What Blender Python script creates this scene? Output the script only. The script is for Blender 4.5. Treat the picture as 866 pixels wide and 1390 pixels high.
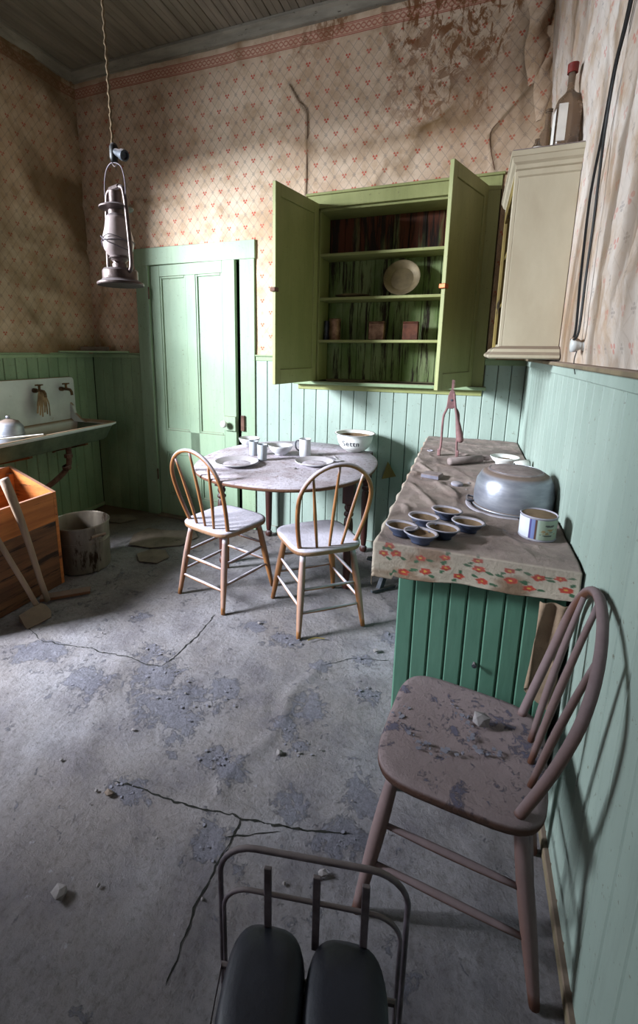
import bpy, bmesh, math, random
import numpy as np
from mathutils import Vector, Matrix, Euler
random.seed(7); rng = np.random.RandomState(7)
PI = math.pi
sc = bpy.context.scene
COL = sc.collection
for _o in list(bpy.data.objects): bpy.data.objects.remove(_o)

# ------------------------------------------------------------ camera
IW, IH = 866, 1390
F, CXP, CYP = 618.62, 395.0, 605.0
yaw, pitch, roll = 0.36606, -0.20685, 0.010034
fwd = Vector((-math.sin(yaw)*math.cos(pitch), math.cos(yaw)*math.cos(pitch), math.sin(pitch)))
r0 = Vector((math.cos(yaw), math.sin(yaw), 0)); u0 = r0.cross(fwd)
rt = r0*math.cos(roll) + u0*math.sin(roll); up = u0*math.cos(roll) - r0*math.sin(roll)
cam = bpy.data.cameras.new('camera'); camo = bpy.data.objects.new('camera', cam); COL.objects.link(camo)
cam.sensor_fit = 'HORIZONTAL'; cam.sensor_width = 36; cam.lens = 36*F/IW
cam.shift_x = (IW/2-CXP)/IW; cam.shift_y = (CYP-IH/2)/IW
cam.clip_start = 0.05
m = Matrix.Identity(4)
for i in range(3): m[i][0] = rt[i]; m[i][1] = up[i]; m[i][2] = -fwd[i]
m.translation = Vector((3.0187, -3.1056, 1.4006)); camo.matrix_world = m
sc.camera = camo
# ------------------------------------------------------------ world, lights, exposure
w = bpy.data.worlds.new('world'); sc.world = w; w.use_nodes = True
w.node_tree.nodes['Background'].inputs[0].default_value = (0.55, 0.68, 0.95, 1)
w.node_tree.nodes['Background'].inputs[1].default_value = 0.2
def area(name, loc, target, sx, sy, energy, col):
    l = bpy.data.lights.new(name, 'AREA'); l.shape = 'RECTANGLE'; l.size = sx; l.size_y = sy
    l.energy = energy; l.color = col
    o = bpy.data.objects.new(name, l); COL.objects.link(o); o.location = loc
    o.rotation_euler = (Vector(target)-Vector(loc)).to_track_quat('-Z', 'Y').to_euler(); return o
# bright patch of sky seen through the side window (outside the room) and the dimmer rear window
area('daylight_side', (-1.95, -3.95, 2.95), (2.2, -1.0, 0.7), 1.05, 1.05, 1180, (0.86, 0.93, 1.0))
area('side_fill_low', (-1.6, -2.95, 1.75), (3.2, -1.75, 0.9), 0.9, 0.9, 130, (0.84, 0.92, 1.0))  # second, lower fill lamp added to brighten the near chair and right wall
area('daylight_rear', (1.5, -4.9, 1.9), (1.8, 0.0, 1.7), 1.0, 1.2, 10, (1.0, 0.96, 0.92))
sc.view_settings.view_transform = 'Standard'; sc.view_settings.look = 'None'
sc.view_settings.gamma = 1; sc.view_settings.use_curve_mapping = False
sc.view_settings.exposure = 0.1

# ------------------------------------------------------------ noise (numpy)
_T = rng.rand(256, 256)
def vn(x, y, s=0):
    x = np.asarray(x, float)+s*17.3; y = np.asarray(y, float)+s*5.1
    xi = np.floor(x).astype(int); yi = np.floor(y).astype(int); fx = x-xi; fy = y-yi
    fx = fx*fx*(3-2*fx); fy = fy*fy*(3-2*fy)
    a = _T[xi % 256, yi % 256]; b = _T[(xi+1) % 256, yi % 256]; c = _T[xi % 256, (yi+1) % 256]; d = _T[(xi+1) % 256, (yi+1) % 256]
    return (a*(1-fx)+b*fx)*(1-fy)+(c*(1-fx)+d*fx)*fy
def fbm(x, y, s=0, o=4):
    t = 0; a = .5; n = 0
    for i in range(o):
        t = t+a*vn(x*2**i, y*2**i, s+i); n += a; a *= .5
    return t/n
def ridge(x, y, s=0, o=3):
    t = 0; a = .5; n = 0
    for i in range(o):
        t = t+a*(1-np.abs(2*vn(x*2**i, y*2**i, s+i)-1))**3; n += a; a *= .5
    return t/n
def sstep(a, b, x): t = np.clip((x-a)/(b-a), 0, 1); return t*t*(3-2*t)
def segdist(X, Y, pts):
    d = np.full(np.shape(X), 9.)
    for (ax, ay), (bx, by) in zip(pts[:-1], pts[1:]):
        vx, vy = bx-ax, by-ay; t = np.clip(((X-ax)*vx+(Y-ay)*vy)/(vx*vx+vy*vy+1e-9), 0, 1)
        d = np.minimum(d, np.hypot(X-ax-t*vx, Y-ay-t*vy))
    return d

# ------------------------------------------------------------ shader helper
class NT:
    def __init__(s, name):
        s.m = bpy.data.materials.new(name); s.m.use_nodes = True; s.t = s.m.node_tree
        s.b = s.t.nodes['Principled BSDF']; s.o = s.t.nodes['Material Output']
        s._obj = None
    def n(s, typ, **k):
        nd = s.t.nodes.new(typ)
        for a, b in k.items(): setattr(nd, a, b)
        return nd
    def L(s, a, b): s.t.links.new(a, b)
    def put(s, inp, v):
        if isinstance(v, (int, float)): inp.default_value = v
        elif isinstance(v, tuple): inp.default_value = v+(1,) if len(v) == 3 and len(inp.default_value) == 4 else v
        else: s.L(v, inp)
    def m_(s, op, a, b=0, c=0, clamp=False):
        nd = s.n('ShaderNodeMath', operation=op, use_clamp=clamp)
        s.put(nd.inputs[0], a); s.put(nd.inputs[1], b); s.put(nd.inputs[2], c); return nd.outputs[0]
    def obj(s):
        if s._obj is None: s._obj = s.n('ShaderNodeTexCoord').outputs['Object']
        return s._obj
    def mapv(s, sc=(1, 1, 1), v=None):
        nd = s.n('ShaderNodeMapping'); s.L(v or s.obj(), nd.inputs[0]); nd.inputs['Scale'].default_value = sc; return nd.outputs[0]
    def noise(s, scale=5, detail=4, rough=.55, stretch=None, v=None, dist=0):
        nd = s.n('ShaderNodeTexNoise'); nd.inputs['Scale'].default_value = scale; nd.inputs['Detail'].default_value = detail
        nd.inputs['Roughness'].default_value = rough; nd.inputs['Distortion'].default_value = dist
        vv = s.mapv(stretch, v) if stretch else (v or s.obj()); s.L(vv, nd.inputs['Vector']); return nd.outputs[0]
    def ramp(s, fac, a, b, lo=0., hi=1.):
        nd = s.n('ShaderNodeMapRange', interpolation_type='SMOOTHSTEP'); s.put(nd.inputs[0], fac)
        for i, v in zip((1, 2, 3, 4), (a, b, lo, hi)): nd.inputs[i].default_value = v
        return nd.outputs[0]
    def mix(s, f, a, b, mode='MIX'):
        nd = s.n('ShaderNodeMix', data_type='RGBA', blend_type=mode); s.put(nd.inputs[0], f); s.put(nd.inputs[6], a); s.put(nd.inputs[7], b); return nd.outputs[2]
    def attr(s, name):
        nd = s.n('ShaderNodeAttribute', attribute_name=name); return nd.outputs
    def sep(s, v):
        nd = s.n('ShaderNodeSeparateXYZ'); s.L(v, nd.inputs[0]); return nd.outputs
    def upness(s):
        g = s.n('ShaderNodeNewGeometry'); return s.sep(g.outputs['Normal'])[2]
    def bump(s, h, dist=.01, strength=.5):
        nd = s.n('ShaderNodeBump'); nd.inputs['Distance'].default_value = dist; nd.inputs['Strength'].default_value = strength
        s.L(h, nd.inputs['Height']); s.L(nd.outputs[0], s.b.inputs['Normal'])
    def out(s, col, rough=.8, metal=0.):
        s.put(s.b.inputs['Base Color'], col); s.put(s.b.inputs['Roughness'], rough); s.put(s.b.inputs['Metallic'], metal)
        s.b.inputs['Specular IOR Level'].default_value = .35
        return s.m
def lin(r, g, b):
    f = lambda c: c/12.92 if c <= .04045 else ((c+.055)/1.055)**2.4
    return (f(r/255), f(g/255), f(b/255))
DUST = lin(150, 138, 138)
def mk(name, c1, c2=None, scale=8, stretch=None, rough=.8, metal=0., dust=0., dcol=None, dlo=.35, dhi=.9, bump=.002, bscale=40, spots=0, scol=None, thr=.6):
    n = NT(name); c2 = c2 or tuple(x*.75 for x in c1)
    ns = n.noise(scale, 5, .6, stretch)
    col = n.mix(n.ramp(ns, .3, .7), c1, c2)
    if spots:
        sp = n.ramp(n.noise(spots, 6, .7, stretch), thr, thr+.08)
        col = n.mix(sp, col, scol or lin(60, 40, 25))
    r = rough
    if dust:
        f = n.m_('MULTIPLY', n.ramp(n.upness(), dlo, dhi), n.ramp(n.noise(14, 6, .7), .1, .5, dust*.65, dust))
        dc = n.mix(n.noise(30, 6, .7), dcol or DUST, tuple(x*.62 for x in (dcol or DUST)))
        col = n.mix(f, col, dc); r = n.m_('ADD', n.m_('MULTIPLY', f, .95-rough), rough)
        if metal: metal = n.m_('MULTIPLY', n.m_('SUBTRACT', 1, f), metal)
    if bump: n.bump(n.noise(bscale, 5, .65), bump, .7)
    return n.out(col, r, metal)

# ------------------------------------------------------------ object helpers
def link(name, me, m=None, parent=None):
    o = bpy.data.objects.new(name, me); COL.objects.link(o)
    if m is not None and me is not None:
        for mm in (m if isinstance(m, (list, tuple)) else [m]): me.materials.append(mm)
    if parent is not None: o.parent = parent
    return o
def obj(name, bm, m=None, parent=None, smooth=False, loc=None, bev=0, auto=None):
    if bev:
        bmesh.ops.bevel(bm, geom=[e for e in bm.edges], offset=bev, segments=1, affect='EDGES', clamp_overlap=True)
    bmesh.ops.recalc_face_normals(bm, faces=bm.faces)
    me = bpy.data.meshes.new(name); bm.to_mesh(me); bm.free()
    if smooth: me.polygons.foreach_set('use_smooth', [True]*len(me.polygons))
    if auto and hasattr(me, 'set_sharp_from_angle'):
        me.polygons.foreach_set('use_smooth', [True]*len(me.polygons)); me.set_sharp_from_angle(angle=math.radians(auto))
    o = link(name, me, m, parent)
    if loc: o.location = loc
    return o
def tag(o, label, cat, group=None, kind=None):
    o['label'] = label; o['category'] = cat
    if group: o['group'] = group
    if kind: o['kind'] = kind
    return o
def thing(name, label, cat, loc=(0, 0, 0), rz=0, group=None):
    o = bpy.data.objects.new(name, None); COL.objects.link(o); o.location = loc; o.rotation_euler = (0, 0, rz)
    o.empty_display_size = .05
    return tag(o, label, cat, group)
def struct(o): o['kind'] = 'structure'; return o
def copy_tree(root, loc, rz, label=None):
    r = root.copy(); COL.objects.link(r); r.location = loc; r.rotation_euler = (0, 0, rz)
    if label: r['label'] = label
    for ch in list(root.children):
        c = ch.copy(); COL.objects.link(c); c.parent = r; c.matrix_parent_inverse = ch.matrix_parent_inverse.copy()
        for g in list(ch.children):
            d = g.copy(); COL.objects.link(d); d.parent = c
    return r
def box(bm, x0, x1, y0, y1, z0, z1, M=None):
    vs = [bm.verts.new((x, y, z)) for z in (z0, z1) for y in (y0, y1) for x in (x0, x1)]
    for f in ((0, 2, 3, 1), (4, 5, 7, 6), (0, 1, 5, 4), (2, 6, 7, 3), (0, 4, 6, 2), (1, 3, 7, 5)): bm.faces.new([vs[i] for i in f])
    if M is not None: bmesh.ops.transform(bm, matrix=M, verts=vs)
    return vs
def B(*a, M=None):
    bm = bmesh.new(); box(bm, *a, M=M); return bm
def lathe(bm, prof, seg=32, M=None, sx=1, sy=1, cap=True):
    rings = []; vs = []
    for r, z in prof:
        if r < 1e-6: v = bm.verts.new((0, 0, z)); rings.append([v]*seg); vs.append(v)
        else:
            ring = [bm.verts.new((r*sx*math.cos(2*PI*i/seg), r*sy*math.sin(2*PI*i/seg), z)) for i in range(seg)]
            rings.append(ring); vs += ring
    for a, b in zip(rings[:-1], rings[1:]):
        for i in range(seg):
            j = (i+1) % seg; q = []
            for v in (a[i], a[j], b[j], b[i]):
                if v not in q: q.append(v)
            if len(q) > 2:
                try: bm.faces.new(q)
                except ValueError: pass
    if M is not None: bmesh.ops.transform(bm, matrix=M, verts=vs)
    return vs
def LT(prof, seg=32, **k):
    bm = bmesh.new(); lathe(bm, prof, seg, **k); return bm
def tube(bm, pts, rad, seg=8, closed=False, flat=1.):
    pts = [Vector(p) for p in pts]; n = len(pts)
    if not hasattr(rad, '__len__'): rad = [rad]*n
    rings = []; prev = None
    for i, p in enumerate(pts):
        if closed: t = pts[(i+1) % n]-pts[i-1]
        else: t = pts[min(i+1, n-1)]-pts[max(i-1, 0)]
        t.normalize()
        if prev is None:
            a = Vector((0, 0, 1)) if abs(t.z) < .9 else Vector((1, 0, 0))
            prev = t.cross(a).normalized()
        prev = (prev-t*prev.dot(t)).normalized(); b = t.cross(prev)
        rings.append([bm.verts.new(p+prev*(rad[i]*math.cos(2*PI*k/seg))+b*(rad[i]*flat*math.sin(2*PI*k/seg))) for k in range(seg)])
    rr = list(zip(rings[:-1], rings[1:]))
    if closed: rr.append((rings[-1], rings[0]))
    for a, b in rr:
        for k in range(seg):
            j = (k+1) % seg; bm.faces.new((a[k], a[j], b[j], b[k]))
    if not closed: bm.faces.new(rings[0][::-1]); bm.faces.new(rings[-1])
def TB(pts, rad, seg=8, **k):
    bm = bmesh.new(); tube(bm, pts, rad, seg, **k); return bm
def smooth_path(pts, k=6):
    pts = [Vector(p) for p in pts]; out = []
    for i in range(len(pts)-1):
        p0 = pts[max(i-1, 0)]; p1 = pts[i]; p2 = pts[i+1]; p3 = pts[min(i+2, len(pts)-1)]
        for j in range(k):
            t = j/k; out.append(.5*((2*p1)+(p2-p0)*t+(2*p0-5*p1+4*p2-p3)*t*t+(3*p1-p0-3*p2+p3)*t**3))
    out.append(pts[-1]); return out
def prism(bm, poly, z0, z1, M=None):
    a = [bm.verts.new((x, y, z0)) for x, y in poly]; b = [bm.verts.new((x, y, z1)) for x, y in poly]
    bm.faces.new(a[::-1]); bm.faces.new(b); n = len(poly)
    for i in range(n): j = (i+1) % n; bm.faces.new((a[i], a[j], b[j], b[i]))
    if M is not None: bmesh.ops.transform(bm, matrix=M, verts=a+b)
def PR(poly, z0, z1, **k):
    bm = bmesh.new(); prism(bm, poly, z0, z1, **k); return bm
def grid(name, P, m, parent=None, mask=None, uv=None, attrs=None, smooth=True):
    P = np.asarray(P, float); n, k = P.shape[:2]
    idx = np.arange(n*k).reshape(n, k)
    q = np.stack([idx[:-1, :-1], idx[1:, :-1], idx[1:, 1:], idx[:-1, 1:]], -1).reshape(-1, 4)
    if mask is not None: q = q[np.asarray(mask).reshape(-1)]
    me = bpy.data.meshes.new(name); me.from_pydata(P.reshape(-1, 3).tolist(), [], q.tolist())
    if smooth: me.polygons.foreach_set('use_smooth', [True]*len(me.polygons))
    if uv is not None:
        l = me.uv_layers.new(name='UVMap'); vi = q.reshape(-1); l.data.foreach_set('uv', np.asarray(uv).reshape(-1, 2)[vi].reshape(-1))
    for nm, A in (attrs or {}).items():
        ca = me.color_attributes.new(nm, 'FLOAT_COLOR', 'POINT'); A = np.asarray(A, float).reshape(n*k, -1)
        full = np.ones((n*k, 4)); full[:, :A.shape[1]] = A; ca.data.foreach_set('color', full.reshape(-1))
    return link(name, me, m, parent)
def RX(a): return Matrix.Rotation(a, 4, 'X')
def RY(a): return Matrix.Rotation(a, 4, 'Y')
def RZ(a): return Matrix.Rotation(a, 4, 'Z')
def T(*v): return Matrix.Translation(v)
def aim(d, roll=0): return Vector(d).to_track_quat('Z', 'Y').to_matrix().to_4x4() @ RZ(roll)
def rock(r, seed, sq=.6):
    rr = random.Random(seed); bm = bmesh.new(); bmesh.ops.create_icosphere(bm, subdivisions=1, radius=r)
    for v in bm.verts:
        v.co *= rr.uniform(.65, 1.2); v.co.z *= sq; v.co.x *= 1.2
    mz = min(v.co.z for v in bm.verts)
    for v in bm.verts: v.co.z = max(v.co.z, mz*.7)-mz*.7
    return bm

# ------------------------------------------------------------ materials
W, H, D = 3.351, 3.425, 4.7          # room width, ceiling height, depth
ZC = 1.365                            # top of the wainscot
def green_paint(name, a, b, rough=.55, worn=.62):
    n = NT(name)
    col = n.mix(n.ramp(n.noise(3.2, 5, .6, (1, 1, .5)), .3, .7), a, b)
    col = n.mix(n.ramp(n.noise(26, 6, .7, (1, 1, .12)), .45, .8, 0, .5), col, tuple(x*.6 for x in a))
    oi = n.n('ShaderNodeObjectInfo'); col = n.mix(n.m_('MULTIPLY', oi.outputs['Random'], .28), col, tuple(x*.72 for x in b))
    col = n.mix(n.ramp(n.noise(60, 5, .7), worn, worn+.07, 0, .7), col, lin(96, 86, 66))
    up_ = n.ramp(n.upness(), .5, .9); col = n.mix(n.m_('MULTIPLY', up_, .9), col, lin(130, 112, 100))
    n.bump(n.noise(45, 5, .6, (1, 1, .25)), .002, .5)
    return n.out(col, rough)
M_wain = green_paint('wainscot_green', lin(160, 175, 166), lin(145, 161, 152))
M_wainL = green_paint('wainscot_olive', lin(134, 152, 122), lin(108, 130, 100), worn=.6)
M_door = green_paint('door_green', lin(148, 168, 140), lin(136, 158, 134))
M_trim = green_paint('trim_green', lin(142, 160, 126), lin(126, 146, 112))
M_cup = green_paint('cupboard_green', lin(150, 152, 102), lin(130, 134, 84))
M_counter = green_paint('counter_green', lin(98, 138, 120), lin(82, 122, 104), worn=.66)
M_gap = mk('dark_gap', (.012, .012, .010), rough=.95, bump=0)
def peeling():
    n = NT('peeling_boards'); st = (1, 1, .07)
    col = n.mix(n.ramp(n.noise(9, 5, .6, (1, 1, .3)), .35, .65), lin(92, 112, 62), lin(128, 140, 100))
    col = n.mix(n.ramp(n.noise(22, 7, .75, st), .50, .60), col, lin(38, 26, 18))
    z = n.sep(n.obj())[2]
    red = n.m_('MULTIPLY', n.ramp(z, 2.02, 2.06), n.ramp(n.noise(12, 5, .6, (1, 1, .1)), .3, .5))
    col = n.mix(red, col, n.mix(n.ramp(n.noise(24, 5, .7, st), .46, .56), lin(84, 40, 22), lin(30, 18, 12)))
    n.bump(n.noise(22, 7, .7, st), .004, .8)
    return n.out(col, .75)
M_peel = peeling()
def ceil_mat():
    n = NT('ceiling_grey'); st = (1, .12, 1)
    col = n.mix(n.ramp(n.noise(14, 5, .6, st), .3, .7), lin(134, 124, 112), lin(106, 98, 88))
    oi = n.n('ShaderNodeObjectInfo'); col = n.mix(n.m_('MULTIPLY', oi.outputs['Random'], .4), col, lin(92, 86, 70))
    n.bump(n.noise(40, 5, .6, st), .002, .5); return n.out(col, .8)
M_ceil = ceil_mat()
M_crown = mk('crown_grey', lin(142, 136, 124), lin(112, 106, 96), 7, (.5, .5, 3), .75, spots=30, scol=lin(60, 52, 40), thr=.62)
M_dustwood = mk('dusty_ledge', lin(130, 116, 92), lin(108, 96, 78), 10, rough=.9, dust=.9, dcol=lin(140, 120, 108))

def wallpaper(name='wallpaper', fz=1., b1=lin(218, 196, 174), b2=lin(200, 172, 148)):
    n = NT(name); uvn = n.n('ShaderNodeUVMap').outputs[0]; s = n.sep(uvn); x, z = s[0], s[1]
    a = n.m_('DIVIDE', x, .128); b = n.m_('DIVIDE', z, .166)
    U = n.m_('ADD', a, b); V = n.m_('SUBTRACT', a, b)
    def fr(q, off=0.):
        q = n.m_('ADD', q, off) if off else q
        return n.m_('SUBTRACT', q, n.m_('ROUND', q))
    def marks(off, pts, r):
        fu, fv = fr(U, off), fr(V, off)
        dx = n.m_('MULTIPLY', n.m_('ADD', fu, fv), .064); dz = n.m_('MULTIPLY', n.m_('SUBTRACT', fu, fv), .083)
        best = None
        for px, pz in pts:
            ex = n.m_('SUBTRACT', dx, px); ez = n.m_('SUBTRACT', dz, pz)
            d = n.m_('SQRT', n.m_('ADD', n.m_('MULTIPLY', ex, ex), n.m_('MULTIPLY', ez, ez)))
            best = d if best is None else n.m_('MINIMUM', best, d)
        return n.ramp(best, r*.8, r*1.25, 1, 0)
    red = marks(0, ((-.009, .006), (.009, .006), (0, -.007)), .0062)
    gry = marks(.5, ((0, 0), (0, .009), (0, -.009), (.008, 0), (-.008, 0)), .0035)
    l1 = n.m_('ABSOLUTE', fr(n.m_('MULTIPLY', U, 2))); l2 = n.m_('ABSOLUTE', fr(n.m_('MULTIPLY', V, 2)))
    ln = n.ramp(n.m_('MINIMUM', l1, l2), .02, .05, .5, 0)
    big = n.noise(1.3, 5, .6); mid = n.noise(7, 6, .65)
    base = n.mix(n.ramp(big, .35, .65), b1, b2)
    base = n.mix(n.ramp(mid, .40, .70, 0, .75), base, lin(168, 138, 108))
    base = n.mix(n.ramp(n.noise(2.6, 7, .7, dist=.8), .52, .64, 0, .32), base, lin(158, 126, 94))
    col = n.mix(n.m_('MULTIPLY', ln, fz*fz), base, lin(124, 116, 112))
    col = n.mix(n.m_('MULTIPLY', gry, .5), col, lin(118, 112, 112))
    fade = n.ramp(n.noise(5, 4, .6), .3, .6, .95*fz, .7*fz*fz)
    body = n.m_('LESS_THAN', z, 3.235)
    pat = n.mix(body, base, n.mix(n.m_('MULTIPLY', red, fade), col, lin(184, 62, 48)))
    # printed border strip under the crown
    t = n.m_('DIVIDE', n.m_('SUBTRACT', z, 3.262), .068)
    inb = n.m_('MULTIPLY', n.m_('GREATER_THAN', t, 0), n.m_('LESS_THAN', t, 1))
    ed = n.m_('MULTIPLY', inb, n.ramp(n.m_('ABSOLUTE', n.m_('SUBTRACT', t, .5)), .30, .34))
    wv = n.m_('MULTIPLY', n.m_('SINE', n.m_('MULTIPLY', x, 95)), .2)
    c1 = n.ramp(n.m_('ABSOLUTE', n.m_('SUBTRACT', n.m_('SUBTRACT', t, .5), wv)), .05, .1, 1, 0)
    c2 = n.ramp(n.m_('ABSOLUTE', n.m_('ADD', n.m_('SUBTRACT', t, .5), wv)), .05, .1, 1, 0)
    e2 = n.ramp(n.m_('ABSOLUTE', n.m_('SUBTRACT', n.m_('ABSOLUTE', n.m_('SUBTRACT', t, .5)), .40)), .02, .04, 1, 0)
    chain = n.m_('MULTIPLY', n.m_('MAXIMUM', c1, c2), inb)
    pat = n.mix(n.m_('MULTIPLY', inb, .35), pat, lin(206, 150, 130))
    pat = n.mix(n.m_('MULTIPLY', chain, .7), pat, lin(156, 80, 66))
    pat = n.mix(n.m_('MULTIPLY', ed, .85), pat, lin(150, 72, 58))
    pat = n.mix(n.m_('MULTIPLY', n.m_('MULTIPLY', e2, inb), .8), pat, lin(206, 164, 144))
    at = n.n('ShaderNodeAttribute', attribute_name='stain_shade'); st = n.sep(at.outputs['Vector'])
    blot = n.m_('MAXIMUM', n.ramp(n.noise(9, 8, .72, dist=1.2), .47, .57), n.ramp(n.noise(22, 6, .7, (1, 1, .38), dist=.8), .52, .58))
    pat = n.mix(n.m_('MULTIPLY', n.m_('MULTIPLY', st[0], blot), .95), pat, lin(116, 72, 38), 'MIX')
    pat = n.mix(n.m_('MULTIPLY', st[1], .9), pat, lin(92, 72, 48))
    pat = n.mix(n.m_('MULTIPLY', st[2], n.ramp(n.noise(11, 5, .6), .3, .6, .6, 1)), pat, lin(120, 92, 60))
    n.bump(n.noise(35, 6, .7), .004, .5)
    return n.out(pat, .9)
M_paper = wallpaper(); M_paperR = wallpaper('faded_wallpaper', .6, lin(206, 196, 188), lin(178, 162, 150))

def floor_mat():
    n = NT('dusty_floor'); 
    big = n.noise(1.1, 5, .6); mid = n.noise(5, 6, .65); fine = n.noise(60, 6, .7)
    col = n.mix(n.ramp(big, .35, .65), lin(142, 139, 146), lin(124, 117, 118))
    col = n.mix(n.ramp(mid, .4, .75), col, lin(104, 99, 106))
    col = n.mix(n.ramp(fine, .45, .75, 0, .55), col, lin(78, 70, 66))
    at = n.n('ShaderNodeAttribute', attribute_name='wear_tone'); st = n.sep(at.outputs['Vector'])
    hf = n.noise(24, 9, .78, dist=.6); lf = n.noise(7, 5, .6, dist=.8)
    pm = n.ramp(n.m_('ADD', n.m_('MULTIPLY', hf, .62), n.m_('ADD', n.m_('MULTIPLY', lf, .45), n.m_('MULTIPLY', st[1], .21))), .632, .655)
    col = n.mix(n.m_('MULTIPLY', pm, .6), col, n.mix(n.ramp(n.noise(70, 6, .8), .35, .6), lin(118, 118, 134), lin(88, 88, 102)))
    spk = n.ramp(n.noise(28, 4, .7), .66, .72, 0, .6)
    col = n.mix(spk, col, lin(150, 148, 156))
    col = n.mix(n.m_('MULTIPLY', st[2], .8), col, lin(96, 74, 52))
    col = n.mix(st[0], col, lin(16, 14, 14))
    n.bump(n.m_('ADD', n.noise(48, 8, .75), n.m_('MULTIPLY', n.m_('MULTIPLY', pm, hf), 1.2)), .009, 1.)
    return n.out(col, .93)
M_floor = floor_mat()
def chair_wood(name, c1, c2, dust, dcol, lo=.2, hi=.8):
    return mk(name, c1, c2, 9, (1, 1, .15), .55, dust=dust, dcol=dcol, dlo=lo, dhi=hi, spots=16, scol=lin(84, 48, 22), thr=.58, bump=.0015)
WD = lin(204, 198, 212)
M_cw = chair_wood('honey_wood', lin(158, 108, 66), lin(116, 72, 38), .96, WD, -.1, .75)
M_cs = mk('dusty_seat', lin(150, 116, 90), lin(116, 80, 54), 9, rough=.8, dust=1., dcol=WD, dlo=.1, dhi=.7, bump=.004, bscale=70)
M_cwd = chair_wood('brown_chair_wood', lin(104, 66, 48), lin(74, 44, 32), .95, lin(136, 118, 121), -.5, .5)
def seat_mat():
    n = NT('brown_dust_seat'); u = n.ramp(n.upness(), .1, .7)
    d = n.mix(n.noise(22, 6, .7), lin(156, 138, 140), lin(128, 112, 114))
    hf = n.noise(34, 9, .8, dist=.6); lf = n.noise(8, 4, .6, dist=1.)
    pm = n.ramp(n.m_('ADD', n.m_('MULTIPLY', hf, .5), n.m_('MULTIPLY', lf, .5)), .545, .575)
    d = n.mix(n.m_('MULTIPLY', pm, .85), d, lin(92, 90, 112))
    n.bump(n.m_('ADD', n.noise(55, 8, .8), n.m_('MULTIPLY', pm, .5)), .007, 1.)
    return n.out(n.mix(u, lin(84, 56, 46), d), .93)
M_csd = seat_mat()
def table_mat():
    n = NT('table_dust'); u = n.upness()
    wood = n.mix(n.noise(9, 5, .6), lin(122, 84, 62), lin(88, 56, 42))
    d = n.mix(n.ramp(n.noise(6, 6, .65), .35, .65), lin(194, 186, 198), lin(164, 150, 156))
    d = n.mix(n.ramp(n.noise(55, 6, .75), .5, .68, 0, .8), d, lin(104, 92, 92))
    d = n.mix(n.ramp(n.noise(17, 7, .7), .60, .66, 0, .75), d, lin(112, 84, 70))
    n.bump(n.noise(60, 8, .8), .006, 1.); return n.out(n.mix(n.ramp(u, .2, .8), wood, d), .92)
M_tt = table_mat()
M_mah = mk('dark_table_wood', lin(74, 38, 32), lin(50, 26, 24), 12, (1, 1, .2), .5, dust=.9, dcol=lin(150, 140, 150))
M_enam = mk('white_enamel', lin(232, 232, 230), lin(214, 214, 212), 6, rough=.3, dust=.35, dcol=lin(160, 140, 120), bump=.0004)
M_china = mk('grey_white_china', lin(214, 214, 218), lin(190, 190, 196), 8, rough=.45, dust=.8, dcol=lin(170, 160, 165), dlo=.55, bump=.001)
M_dirtin = mk('inside_dirt', lin(122, 100, 78), lin(92, 74, 56), 20, rough=.95, bump=.003)
M_tumbler = mk('dusty_tumbler', lin(176, 182, 188), lin(156, 160, 168), 14, rough=.6, dust=.6, dcol=lin(170, 165, 170), bump=.001)
M_alu = mk('dull_aluminium', lin(158, 160, 170), lin(126, 128, 140), 7, (1, 1, 4), .42, .55, dust=1., dcol=lin(126, 108, 98), dlo=.55, dhi=.85, bump=.001)
M_tinblue = mk('gem_tin_blue', lin(86, 96, 124), lin(58, 66, 88), 10, rough=.45, metal=.35, dust=.5, dcol=lin(150, 140, 145))
M_rimt = mk('gem_tin_rim', lin(168, 166, 180), lin(132, 130, 142), 14, rough=.6, dust=.8, dcol=lin(170, 160, 166))
M_rust = mk('rusty_iron', lin(112, 84, 72), lin(70, 46, 38), 16, rough=.8, metal=.2, dust=.5, spots=24, scol=lin(60, 34, 22))
M_pink = mk('red_oxide_iron', lin(134, 98, 98), lin(98, 70, 70), 14, rough=.7, dust=.6, dcol=lin(170, 140, 146))
M_steel = mk('dark_steel', lin(92, 96, 104), lin(58, 60, 66), 18, rough=.6, metal=.5, dust=.7)
M_boil = mk('galvanised_boiler', lin(158, 146, 132), lin(110, 100, 90), 6, (1, 1, .3), .45, .65, dust=.5, spots=9, scol=lin(60, 44, 32))
M_porc = mk('sink_porcelain', lin(206, 208, 206), lin(186, 188, 188), 4, rough=.3, dust=.95, dcol=lin(146, 116, 88), dlo=.3, dhi=.8, spots=5, scol=lin(130, 98, 72), thr=.66, bump=.001)
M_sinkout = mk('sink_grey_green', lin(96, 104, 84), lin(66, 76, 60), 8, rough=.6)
M_brass = mk('brass_tap', lin(116, 88, 58), lin(70, 52, 36), 16, rough=.6, metal=.4, dust=.7, dcol=lin(128, 100, 78))
M_rag = mk('rag', lin(160, 134, 104), lin(118, 94, 70), 12, rough=.95)
M_crate = mk('orange_crate_wood', lin(192, 116, 58), lin(150, 84, 40), 5, (.6, .25, 3.5), .6, spots=7, scol=lin(94, 52, 28), thr=.58, dust=.5)
M_crate2 = mk('dark_crate_wood', lin(120, 78, 50), lin(82, 52, 34), 6, (.6, .25, 3.5), .7, spots=8, scol=lin(46, 28, 18), thr=.52, dust=.5)
M_handle = mk('grey_handle_wood', lin(148, 124, 106), lin(112, 90, 74), 12, (1, 1, .15), .7, dust=.6)
M_axe = mk('dusty_axe_steel', lin(122, 104, 92), lin(96, 80, 70), 14, rough=.75, metal=.1, dust=.8, dcol=lin(140, 122, 110))
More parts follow.
